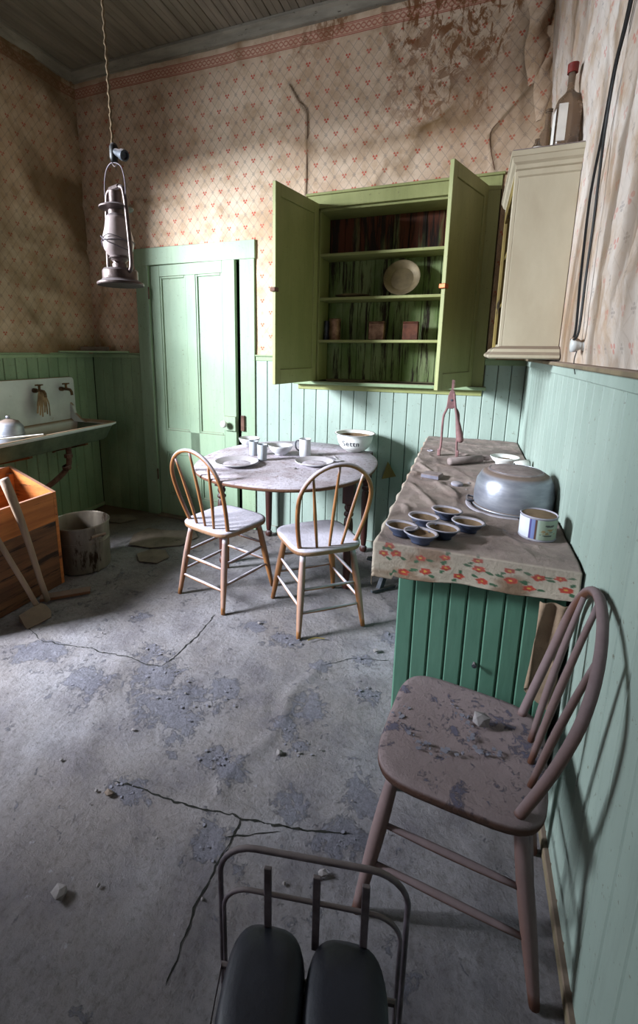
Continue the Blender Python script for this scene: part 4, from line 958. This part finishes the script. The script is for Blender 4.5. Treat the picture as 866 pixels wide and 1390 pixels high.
# cloth
def build_cloth():
    x0, x1, yb, yf = 2.806, W-.020, -.024, -1.837
    lo = .030
    us = np.concatenate([np.linspace(-lo, -.004, 7), np.arange(0, x1-x0+.001, .0042)])
    ts = np.concatenate([np.arange(0, 1.55, .010), np.arange(1.55, (yb-yf)+.17, .0042)])
    U, Tt = np.meshgrid(us, ts, indexing='ij'); TL = yb-yf
    X = x0+np.maximum(U, 0); Y = yb-np.minimum(Tt, TL); Z = np.full(U.shape, CT+.004)
    wr = .010*ridge(X*5+Y*1.2, Y*3-X*2, 71, 3)*sstep(.3, .6, fbm(X*4, Y*4, 72))+.006*fbm(X*26, Y*26, 73, 4)+.006*np.clip(fbm(X*12, Y*12, 74, 4)-.58, 0, 1)*2
    for pts, hh in (([(2.83, -.85), (2.90, -1.0), (2.98, -1.2), (3.06, -1.42)], .007), ([(2.83, -1.2), (2.90, -1.35), (2.95, -1.5)], .005), ([(2.82, -1.0), (2.92, -1.12), (3.0, -1.3)], .004), ([(2.83, -.45), (2.9, -.42), (2.98, -.5)], .006), ([(2.84, -1.5), (2.88, -1.62)], .006), ([(2.85, -.2), (3.1, -.25), (3.3, -.2)], .006)):
        wr += hh*np.exp(-segdist(X, Y, pts)**2/(2*.008**2))
    flat = np.ones(X.shape)
    for (ax, ay, ar) in FLAT: flat *= sstep(ar, ar+.03, np.hypot(X-ax, Y-ay))
    topm = (Tt <= TL)
    Z = Z+np.where(topm, wr*flat*sstep(0, .05, TL-Tt)+.0015, .0015)
    # left overhang
    lm = np.clip(-U, 0, 1); Z -= lm*1.0; X -= np.where(U < 0, .004+.004*np.sin(Y*40), 0)
    # front drop
    dn = np.clip(Tt-TL, 0, 1)
    Lx = .094+.004*np.sin(X*22)-.02*(X-x0)/(x1-x0)+.012*fbm(X*14, X*0, 75); Lx = np.where(X < 2.86, Lx+.012, Lx)
    fr = np.clip(dn/.17, 0, 1); Z -= fr*Lx; Y -= np.where(dn > 0, .004+fr*.003+.002*np.sin(X*34+2*fr)*fr+.004*ridge(X*8, fr*2, 76)*fr, 0)
    # print colours (flat print on the oilcloth) as colour attribute
    c = np.zeros(U.shape+(3,)); base = np.array(lin(188, 176, 160)); c[:] = base
    red, yel, grn, brn, pnk = (np.array(lin(*q)) for q in ((176, 56, 40), (206, 160, 70), (44, 96, 66), (120, 84, 62), (170, 100, 70)))
    uu = X+0*Z; vv = Tt-TL
    stn = fbm(uu*9, vv*9+3, 78, 4); c = c*(1-sstep(.45, .7, stn)[..., None])+sstep(.45, .7, stn)[..., None]*np.array(lin(140, 114, 92))
    rr = random.Random(12)
    fl = [(2.845, .012), (2.865, .045), (2.83, .05), (2.935, .050), (2.95, .115), (3.0, .030), (3.005, .085), (3.04, .125), (3.085, .020), (3.09, .065), (3.165, .045), (3.17, .095), (3.215, .125), (3.235, .060), (3.285, .050), (3.30, .110), (3.10, .130), (2.89, .135)]
    for fx, fv in fl:
        r = .013+.003*rr.random(); a0 = rr.random()*6
        for k in range(5):
            a = a0+k*2*PI/5; px, pv = fx+r*.62*math.cos(a), fv+r*.62*math.sin(a); m_ = np.hypot(uu-px, vv-pv) < r*.52; c[m_] = red*(.8+.4*rr.random())
        c[np.hypot(uu-fx, vv-fv) < r*.30] = yel
        for k in range(2):
            a = a0+.6+k*rr.uniform(1.5, 3.5); px, pv = fx+r*2.0*math.cos(a), fv+r*1.9*math.sin(a); ca, sa = math.cos(a), math.sin(a)
            du, dv = uu-px, vv-pv; e = ((du*ca+dv*sa)/(r*.75))**2+((-du*sa+dv*ca)/(r*.42))**2; c[e < 1] = grn
    # dust film on the upper, flat part (real dust lies there), thinning over the edge
    d = np.where(topm, np.where(U < .004, .35, .97), np.clip(.45-vv*3, .12, .45)); d = np.where(topm, d*sstep(-.02, .03, TL-Tt+.02), d); d = d*(.75+.35*fbm(uu*20, Tt*20, 79)); d = np.clip(d, 0, 1)[..., None]
    dc = np.array(lin(136, 120, 116))*(0.60+.75*fbm(uu*16, Tt*16, 80, 4)[..., None]); c = c*(1-d)+dc*d
    o = grid('oilcloth', np.stack([X, Y, Z], -1), M_cloth, attrs={'print': c})
    o.data.materials[0] = M_cloth
    sm = o.modifiers.new('thickness', 'SOLIDIFY'); sm.thickness = .0012; sm.offset = -1
    return tag(o, 'dusty flowered oilcloth with red flowers draped over the green counter', 'tablecloth')
def cloth_mat():
    n = NT('oilcloth_print'); c = n.attr('print')[0]; n.bump(n.noise(90, 7, .75), .004, .8)
    c = n.mix(n.ramp(n.noise(70, 6, .7), .5, .75, 0, .35), c, lin(84, 70, 62)); return n.out(c, .8)
M_cloth = cloth_mat()
FLAT = [(2.95, -1.70, .15), (3.20, -1.33, .165), (3.25, -1.62, .07), (2.91, -1.06, .06), (3.02, -1.14, .05), (2.96, -.58, .08), (3.05, -.72, .12), (3.22, -.63, .11)]
build_cloth()
# the torn cloth end hanging down beside the wall
t_ = np.linspace(0, 1, 26); s_ = np.linspace(0, 1, 14); Tq, Sq = np.meshgrid(t_, s_, indexing='ij')
P = np.stack([3.245+.072*Sq-.02*Tq*np.sin(Sq*9), -1.842-.007*np.sin(Sq*10+Tq*3), .755-.33*Tq*(1-.35*np.abs(Sq-.6))], -1)
c = np.zeros(Tq.shape+(3,)); c[:] = lin(146, 124, 104); c *= (.7+.6*fbm(Sq*4, Tq*9, 91)[..., None])
o = grid('cloth_strip', P, M_cloth, attrs={'print': c}); sm = o.modifiers.new('thickness', 'SOLIDIFY'); sm.thickness = .002
tag(o, 'crumpled brown cloth strip hanging down at the counter corner by the right wall', 'cloth')
CZ = CT+.0068
# gem pan: six oval cups joined by wires
gp = thing('gem_pan', 'six-cup oval muffin pan full of dust at the left front of the counter', 'baking pan', (2.958, -1.70, CZ), 0)
cups = [(-.088, -.078), (-.033, .026), (.032, .118), (-.030, -.113), (.028, -.048), (.098, .032)]
dirv = math.atan2(.10, .06)
for (x_, y_) in cups:
    a, b = bowl_profile(.041, .030, .6, .002); Mx = T(x_, y_, .004) @ RZ(math.radians(-12)) @ Matrix.Diagonal((1.08, .86, 1, 1))
    cp = obj('cup', LT(a[:-1]+[(.0415, .0285)]+b[1:2], 26, M=Mx), M_tinblue, gp, smooth=True)
    obj('cup_rim', LT([(.0395, .0285), (.042, .028), (.0465, .031), (.0455, .034), (.040, .0325), (.037, .028)], 26, M=Mx), M_rimt, cp, smooth=True)
    obj('dust_fill', LT([(0, .016), (.018, .0175), (.033, .021), (.0375, .0285)], 26, M=Mx), M_dirtin, cp, smooth=True)
for i, j in ((0, 1), (1, 2), (3, 4), (4, 5), (0, 3), (1, 4), (2, 5)):
    obj('link_wire', TB([(cups[i][0]*.65+cups[j][0]*.35, cups[i][1]*.65+cups[j][1]*.35, .031), (cups[i][0]*.35+cups[j][0]*.65, cups[i][1]*.35+cups[j][1]*.65, .031)], .004, 6, flat=.4), M_tinblue, gp)
# upturned kettle
kt = thing('preserving_kettle', 'large dented aluminium kettle turned upside down on the counter', 'pot', (3.205, -1.345, CZ))
obj('kettle_body', LT([(.124, 0), (.128, .002), (.131, .010), (.132, .05), (.126, .095), (.112, .122), (.095, .133), (.05, .134), (0, .132)], 44), M_alu, kt, smooth=True)
obj('rolled_rim', TB([(.132*math.cos(a_), .132*math.sin(a_), .006) for a_ in np.linspace(0, 2*PI, 44, endpoint=False)], .005, 8, closed=True), M_alu, kt, smooth=True)
obj('handle_lug', TB(smooth_path([(-.128, -.02, .012), (-.150, -.03, .014), (-.153, .0, .014), (-.150, .03, .014), (-.128, .03, .012)], 4), .0045, 8), M_steel, kt)
obj('base_ring', LT([(.085, .133), (.087, .138), (.090, .133)], 44), M_alu, kt)
obj('dust_cake', LT([(0, .140), (.05, .1395), (.088, .137), (.093, .1335)], 32), M_dusty, kt, smooth=True)
cr_ = [(.142*math.cos(a_), .142*math.sin(a_), .004+.002*math.sin(3*a_)) for a_ in np.linspace(math.radians(165), math.radians(275), 26)]
tag(obj('pot_lid_rim', TB(cr_, .009, 8, flat=.5), M_rimt, loc=(3.198, -1.365, CZ)), 'pale curved metal rim lying against the foot of the upturned kettle', 'rim')
# can
cn = thing('food_can', 'squat round can with torn white and green label by the kettle', 'can', (3.253, -1.618, CZ))
bm = LT([(0, 0), (.050, 0), (.052, .003), (.050, .006), (.050, .068), (.052, .071), (.050, .074), (.048, .071), (.047, .069), (0, .0695)], 40); obj('can_body', bm, M_rimt, cn, auto=40)
obj('can_dust', LT([(0, .072), (.03, .0718), (.047, .0705)], 30), M_dirtin, cn)
th_ = np.linspace(0, 2*PI, 161); zz = np.linspace(.007, .067, 30); A_, Z_ = np.meshgrid(th_, zz, indexing='ij')
c = np.zeros(A_.shape+(3,)); c[:] = lin(150, 164, 148); dg_ = np.degrees(A_)
def band(a, b, col, z0=0, z1=1):
    c[(dg_ >= a) & (dg_ < b) & (Z_ >= z0) & (Z_ <= z1)] = lin(*col)
band(170, 236, (206, 210, 222)); band(236, 241, (70, 60, 120)); band(241, 254, (108, 122, 170)); band(254, 261, (84, 56, 50)); band(261, 266, (160, 176, 168))
for z_, a, b in ((.050, 285, 300), (.050, 303, 316), (.047, 290, 312), (.022, 268, 274), (.020, 278, 296), (.018, 282, 310), (.030, 300, 312)): band(a, b, (70, 74, 72), z_, z_+.0035)
c[(dg_ > 268) & (dg_ < 330) & (np.abs(Z_-.033) < .009) & (fbm(dg_*.1, Z_*200, 93) > .52)] = lin(150, 128, 90)
P = np.stack([.0506*np.cos(A_), .0506*np.sin(A_), Z_], -1)
NTm = NT('can_label'); NTm.b.inputs['Roughness'].default_value = .6; NTm.L(NTm.attr('print')[0], NTm.b.inputs['Base Color']); grid('paper_label', P, NTm.m, cn, attrs={'print': c})
# small items
t = thing('scrub_block', 'dusty square block lying on the oilcloth left of the kettle', 'block', (2.905, -1.055, CZ), math.radians(-14)); obj('block_body', B(-.040, .040, -.034, .034, 0, .020), M_dusty, t, bev=.004); obj('block_face', B(-.038, .038, -.0345, -.0338, .003, .017), M_chip, t)
tag(obj('jar_lid', LT([(0, 0), (.022, 0), (.024, .004), (.024, .010), (.020, .013), (0, .013)], 24), M_rimt, None, auto=40, loc=(3.012, -1.14, CZ)), 'small round jar lid right of the square block on the counter', 'lid')
t = thing('rolling_pin', 'dust-covered wooden rolling pin lying across the counter behind the kettle', 'rolling pin', (3.05, -.72, CZ+.0195), math.radians(41))
obj('roller', TB([(-.115, 0, 0), (-.110, 0, 0), (0, 0, 0), (.085, 0, 0), (.088, 0, 0)], [.012, .019, .019, .018, .010], 16), M_dusty, t, smooth=True); obj('handle', TB([(.088, 0, 0), (.10, 0, 0), (.118, 0, 0), (.130, 0, 0), (.134, 0, 0)], [.008, .010, .014, .012, .004], 12), M_dusty, t, smooth=True)
t = thing('enamel_dish', 'white enamel dish with a dark rim behind the upturned kettle', 'bowl', (3.222, -.66, CZ)); a, b = bowl_profile(.068, .040, .6); obj('bowl_body', LT(a+b[:3], 32), M_enam, t, smooth=True); obj('bowl_inside', LT(b[2:], 32), M_dirtin, t, smooth=True)
t = thing('glass_funnel', 'white chipped cup lying on its side at the right of the enamel dish', 'cup', (3.285, -.76, CZ+.026), math.radians(20)); obj('cup_wall', LT([(.010, -.03), (.016, -.028), (.022, 0), (.026, .03), (.024, .031), (.019, 0), (.012, -.026)], 24, M=RY(PI/2)), M_enam, t, smooth=True)
t = thing('iron_ring', 'small iron ring at the far left corner of the counter', 'ring', (2.855, -.50, CZ+.004)); obj('ring_loop', TB([(.014*math.cos(a_), .014*math.sin(a_), 0) for a_ in np.linspace(0, 2*PI, 20, endpoint=False)], .0035, 6, closed=True), M_rimt, t)
for i, (x_, y_, r_) in enumerate(((3.06, -1.10, .008), (3.13, -.98, .007), (2.98, -.90, .006), (3.16, -1.62, .009), (3.12, -1.66, .006), (3.05, -1.20, .006), (2.87, -.75, .006), (3.18, -1.72, .005))):
    tag(obj('crumb', rock(r_, 40+i), M_stone, loc=(x_, y_, CZ)), 'tiny grey crumb in the dust on the flowered counter cloth', 'crumb', 'crumbs on the counter')
pts = []; rr = random.Random(31)
for k in range(260):
    x_, y_ = rr.uniform(2.83, 3.30), rr.uniform(-1.84, -.05)
    if min(math.hypot(x_-a_, y_-b_)-c_ for a_, b_, c_ in FLAT) > -.02: pts.append((x_, y_, CZ-.001))
tag(flakes('counter_grit', pts, M_stone, 33, .0045), 'fine grit and flakes strewn over the dusty oilcloth', 'debris', kind='stuff')
# capping tool standing on two legs
ft = thing('bottle_capper', 'pinkish iron two-legged lever tool with wooden grip at the counter back', 'tool', (2.955, -.580, CZ), 0)
for sg, foot in ((-1, (-.050, 0, 0)), (1, (.042, 0, 0))):
    fx = foot[0]; obj('leg', TB(smooth_path([(fx, 0, .012), (fx*.86, 0, .06), (fx*.84, 0, .20), (fx*.60, 0, .245), (sg*.004-.012, 0, .285)], 5), .0058, 8), M_pink, ft, smooth=True)
    obj('foot', B(fx-.008, fx+.008, -.014, .014, 0, .035), M_pink, ft, bev=.003)
obj('body_plate', PR([(-.030, .255), (.004, .255), (.012, .275), (.006, .345), (-.016, .350), (-.026, .32)], -.006, .006, M=Matrix(((1, 0, 0, 0), (0, 0, 1, 0), (0, 1, 0, 0), (0, 0, 0, 1)))), M_pink, ft, bev=.002)
rk = obj('rack_bar', B(-.012, -.003, -.004, .004, .33, .405), M_pink, ft)
for i in range(8): obj('tooth', B(-.003, .003, -.004, .004, .335+i*.009, .339+i*.009), M_pink, rk)
bm = bmesh.new(); tube(bm, smooth_path([(.004, -.010, .335), (.016, -.012, .26), (.034, -.014, .18), (.048, -.015, .11), (.056, -.015, .082)], 5), [.006]*8+[.008, .010, .012, .014, .0155, .017, .018, .0185, .018, .017, .015, .012, .008], 12); obj('lever_grip', bm, M_pink, ft, smooth=True)
obj('pivot_bolt', LT([(0, 0), (.006, 0), (.006, .012), (0, .013)], 10, M=T(-.006, .004, .30) @ RX(PI/2)), M_steel, ft)

# ------------------------------------------------------------ metal stand on the floor by the counter
js = thing('iron_tool_frame', 'rusted steel bar with wheel and cross arms propped between table and counter', 'machine part', (2.64, -.50, 0), 0)
def bar(nm, p0, p1, w_, t2, mm=M_steel):
    d = Vector(p1)-Vector(p0); L_ = d.length; return obj(nm, B(-w_/2, w_/2, -t2/2, t2/2, 0, L_, M=T(*p0) @ aim(d)), mm, js, bev=.002)
bar('channel_bar', (-.02, -.10, .004), (.085, .04, .42), .030, .012); bar('side_bar', (.00, -.085, .004), (.105, .055, .42), .006, .020)
bar('cross_arm', (-.10, -.05, .175), (.11, -.06, .150), .022, .016); bar('cross_arm', (-.06, -.12, .125), (.10, .0, .14), .016, .012)
bar('foot_bar', (-.05, -.14, .012), (.07, -.02, .012), .020, .016)
for p, r_ in (((.125, .02, .44), .030), ((.0, -.06, .17), .024)): obj('hand_wheel', TB([(p[0]+r_*math.cos(a_), p[1], p[2]+r_*math.sin(a_)) for a_ in np.linspace(0, 2*PI, 20, endpoint=False)], .006, 6, closed=True), M_steel, js)
for p in ((.10, .03, .36), (-.08, -.055, .178), (.03, -.04, .20), (.055, -.03, .13)): obj('bolt', LT([(0, -.012), (.011, -.012), (.011, .012), (0, .012)], 6, M=T(*p) @ RX(PI/2)), M_steel, js)

# ------------------------------------------------------------ hanging lantern
LX, LY = 1.724, -1.6
tag(obj('hanging_rope', TB([(LX+.010*math.sin(z*4)*.3+.002*math.sin(z*160), LY+.002*math.cos(z*160), z) for z in np.linspace(2.135, H-.001, 150)], [.0045+.0012*math.sin(i*2.4) for i in range(150)], 7), M_rope, smooth=True), 'thin twisted cord hanging from the board ceiling to the lantern hook', 'rope')
hk = thing('lamp_socket', 'old black bulb socket and hook on the cord above the lantern', 'lamp socket', (LX+.008, LY, 2.105))
obj('socket_cap', LT([(0, -.03), (.012, -.03), (.016, -.015), (.016, .02), (.010, .032), (0, .034)], 16, M=T(-.002, 0, 0)), M_black, hk, smooth=True)
obj('socket_shell', LT([(0, 0), (.013, 0), (.014, .035), (.019, .042), (.019, .060), (.015, .061), (.012, .05), (0, .045)], 18, M=T(.004, 0, .004) @ aim((1, -.25, -.45))), M_steel, hk, auto=40)
obj('wire_hook', TB(smooth_path([(-.004, 0, .03), (-.014, .0, .01), (-.012, 0, -.03), (.0, 0, -.044), (.012, .0, -.034), (.010, 0, -.02)], 5), .0028, 6), M_lant, hk)
lt = thing('hurricane_lantern', 'dusty old kerosene lantern hanging from the ceiling cord', 'lantern', (LX, LY, 1.640), math.radians(-18))
obj('fuel_tank', LT([(0, 0.004), (.086, .0), (.088, .004), (.086, .010), (.070, .018), (.066, .024), (.066, .052), (.060, .060), (.030, .064), (0, .064)], 40), M_lant, lt, auto=35)
obj('burner', LT([(.026, .064), (.028, .078), (.022, .084), (.030, .092), (.034, .100), (.034, .106), (0, .106)], 24), M_lant, lt, smooth=True)
bu = obj('burner_gallery', TB([(.036*math.cos(a_), .036*math.sin(a_), .100) for a_ in np.linspace(0, 2*PI, 24, endpoint=False)], .003, 6, closed=True), M_lant, lt)
obj('wick_knob', TB([(.02, -.02, .082), (.045, -.045, .080)], .0035, 6), M_lant, lt)
obj('glass_globe', LT([(.030, .106), (.040, .112), (.052, .130), (.057, .152), (.055, .176), (.047, .205), (.042, .235), (.040, .246), (.038, .246), (.040, .235), (.045, .205), (.053, .176), (.055, .152), (.050, .130), (.038, .114), (.028, .108)], 36), M_chim, lt, smooth=True)
obj('chimney_hood', LT([(.040, .246), (.030, .256), (.030, .270), (.062, .276), (.063, .280), (.048, .288), (.026, .293), (.024, .30), (.024, .335), (.0, .337)], 32), M_lant, lt, auto=40)
for sg in (-1, 1):
    obj('side_tube', TB(smooth_path([(sg*.058, 0, .045), (sg*.076, 0, .058), (sg*.080, 0, .10), (sg*.070, 0, .24), (sg*.058, 0, .325), (sg*.040, 0, .345), (sg*.006, 0, .348)], 6), .0078, 10), M_lant, lt, smooth=True)
    obj('globe_guard', TB(smooth_path([(sg*.076, 0, .15), (sg*.03, -.054, .175), (-sg*.02, -.058, .15), (-sg*.072, 0, .12)], 6), .0016, 6), M_wire, lt)
obj('guard_ring', TB([(.060*math.cos(a_), .060*math.sin(a_), .158) for a_ in np.linspace(0, 2*PI, 32, endpoint=False)], .0018, 6, closed=True), M_wire, lt)
obj('top_bar', TB([(-.030, 0, .349), (.030, 0, .349)], .012, 8, flat=.7), M_lant, lt)
obj('bail_wire', TB(smooth_path([(-.066, .0, .295), (-.072, 0, .34), (-.066, 0, .39), (-.045, 0, .425), (-.006, 0, .436), (.045, 0, .415), (.064, 0, .38), (.070, 0, .34), (.066, 0, .295)], 6), .0022, 6), M_wire, lt, smooth=True)

# ------------------------------------------------------------ child's wire chair in the foreground
wc = thing('wire_back_seat', 'low wire-backed seat with black two-lobed leather pad, front foreground', 'seat', (2.860, -2.60, 0), math.radians(12))
def hoop(w_, z0, z1, r, y, rad):
    p = [(-w_, y, z0), (-w_, y, z1-r)]+[(-w_+r-r*math.cos(a_), y, z1-r+r*math.sin(a_)) for a_ in np.linspace(.15, PI/2, 7)]+[(w_-r+r*math.sin(a_), y, z1-r+r*math.cos(a_)) for a_ in np.linspace(0, PI/2-.15, 7)]+[(w_, y, z1-r), (w_, y, z0)]
    return TB(p, rad, 8)
obj('outer_hoop', hoop(.152, .0, .610, .060, .045, .0048), M_wire, wc, smooth=True)
obj('inner_hoop', hoop(.142, .0, .545, .045, .030, .0036), M_wire, wc, smooth=True)
for x_ in (-.068, .010, .086): obj('back_slat', B(x_-.006, x_+.006, .026, .032, .45, .600), M_wire, wc, bev=.001)
for sg in (-1, 1): obj('front_leg', TB([(sg*.13, -.16, 0), (sg*.128, -.12, .44)], .005, 8), M_wire, wc)
obj('seat_frame', TB([(-.135, -.01, .442), (-.128, -.12, .442), (.128, -.12, .442), (.135, -.01, .442)], .005, 8, closed=True), M_wire, wc)
for sg in (-1, 1):
    bm = bmesh.new(); rings = []
    for k, z in ((.80, .447), (.98, .450), (1, .462), (.96, .476), (.82, .485), (.5, .490)):
        rings.append([bm.verts.new((sg*.0615+.062*k*math.copysign(abs(math.cos(a_))**.62, math.cos(a_)), -.050+.085*k*math.copysign(abs(math.sin(a_))**.7, math.sin(a_)), z)) for a_ in [2*PI*i/32 for i in range(32)]])
    for a, b in zip(rings[:-1], rings[1:]):
        for i in range(32): q = (i+1) % 32; bm.faces.new((a[i], a[q], b[q], b[i]))
    bm.faces.new(rings[0][::-1]); bm.faces.new(rings[-1]); obj('leather_pad', bm, M_leather, wc, smooth=True)

# ------------------------------------------------------------ things scattered on the floor
def fz(): return .0015
for i, (x_, y_, r_, lab) in enumerate(((2.135, -2.455, .020, 'pale rounded stone on the dark floor at the lower left'), (2.505, -1.85, .013, 'small grey stone beside the long floor ridge'), (2.715, -1.165, .014, 'grey lump on the floor left of the green counter'),
        (2.76, -2.158, .013, 'dark crumb on the floor behind the wire-backed seat'), (2.055, -2.19, .013, 'brown crumb at the left end of the long floor crack'), (2.108, -1.165, .010, 'small crumb on the sunlit floor between the two table chairs'))):
    tag(obj('stone', rock(r_, 60+i), M_stone if i != 4 else M_card, loc=(x_, y_, fz())), lab, 'stone')
rr = random.Random(21)
for i in range(36):
    x_, y_ = rr.uniform(1.1, 3.0), rr.uniform(-2.5, -1.1)
    if x_ > 2.86 and y_ > -1.9: continue
    tag(obj('crumb', rock(rr.uniform(.003, .0065), 100+i), M_stone, loc=(x_, y_, fz())), 'tiny plaster crumb scattered on the dusty open floor', 'crumb', 'plaster crumbs on the floor')
cl = [(2.47, -1.73, .05), (1.61, -1.82, .07), (2.03, -1.79, .12), (1.49, -1.34, .05), (2.10, -1.19, .04), (2.30, -1.22, .06), (2.65, -1.25, .05), (2.56, -1.80, .04), (2.30, -1.95, .06), (2.09, -2.15, .05), (1.75, -1.55, .08), (2.72, -1.45, .05), (1.9, -1.65, .10), (2.78, -1.02, .04), (2.80, -2.04, .05), (2.45, -2.20, .05), (2.2, -1.7, .1)]
pts = []
for x_, y_, s_ in cl:
    for k in range(int(40*s_/.05*.25)+5): pts.append((x_+rr.gauss(0, s_*.6), y_+rr.gauss(0, s_*.4), .0010))
pts = [p for p in pts if p[0] < 2.86]
tag(flakes('floor_flakes', pts, M_chip, 8, .0045), 'blue-grey paint flakes lying in patches on the dusty floor', 'debris', kind='stuff')
def scrap(lab, poly, x_, y_, a, m_=M_card, th_=.003):
    bm = PR(poly, 0, th_, M=RZ(a)); o = obj('linoleum_scrap', bm, m_, loc=(x_, y_, .004)); return tag(o, lab, 'scrap')
scrap('torn brown linoleum sheet on the floor before the door corner', [(-.22, -.16), (-.05, -.20), (.16, -.14), (.24, .02), (.18, .15), (-.02, .12), (-.20, .16), (-.26, .02)], .98, -.42, .3)
scrap('smaller torn linoleum piece beside the wash boiler', [(-.10, -.08), (.02, -.11), (.12, -.03), (.09, .07), (-.03, .10), (-.11, .04)], 1.10, -.72, -.5)
scrap('folded dark scrap on the floor in the left back corner', [(-.13, -.08), (.05, -.10), (.14, 0), (.06, .09), (-.12, .07)], .40, -.24, .2)
tag(obj('floor_board', B(-.13, .13, -.030, .030, 0, .018), M_crate2, loc=(.96, -1.335, .004), bev=.002), 'short dark board on the floor at the crate corner', 'board').rotation_euler = (0, 0, .75)
tag(obj('twig', TB(smooth_path([(-.04, 0, .006), (0, .008, .008), (.045, -.004, .005)], 4), .003, 5), M_creamin, loc=(2.425, -1.19, .002)), 'short pale splinter on the floor beside the right table chair leg', 'splinter').rotation_euler = (0, 0, .6)
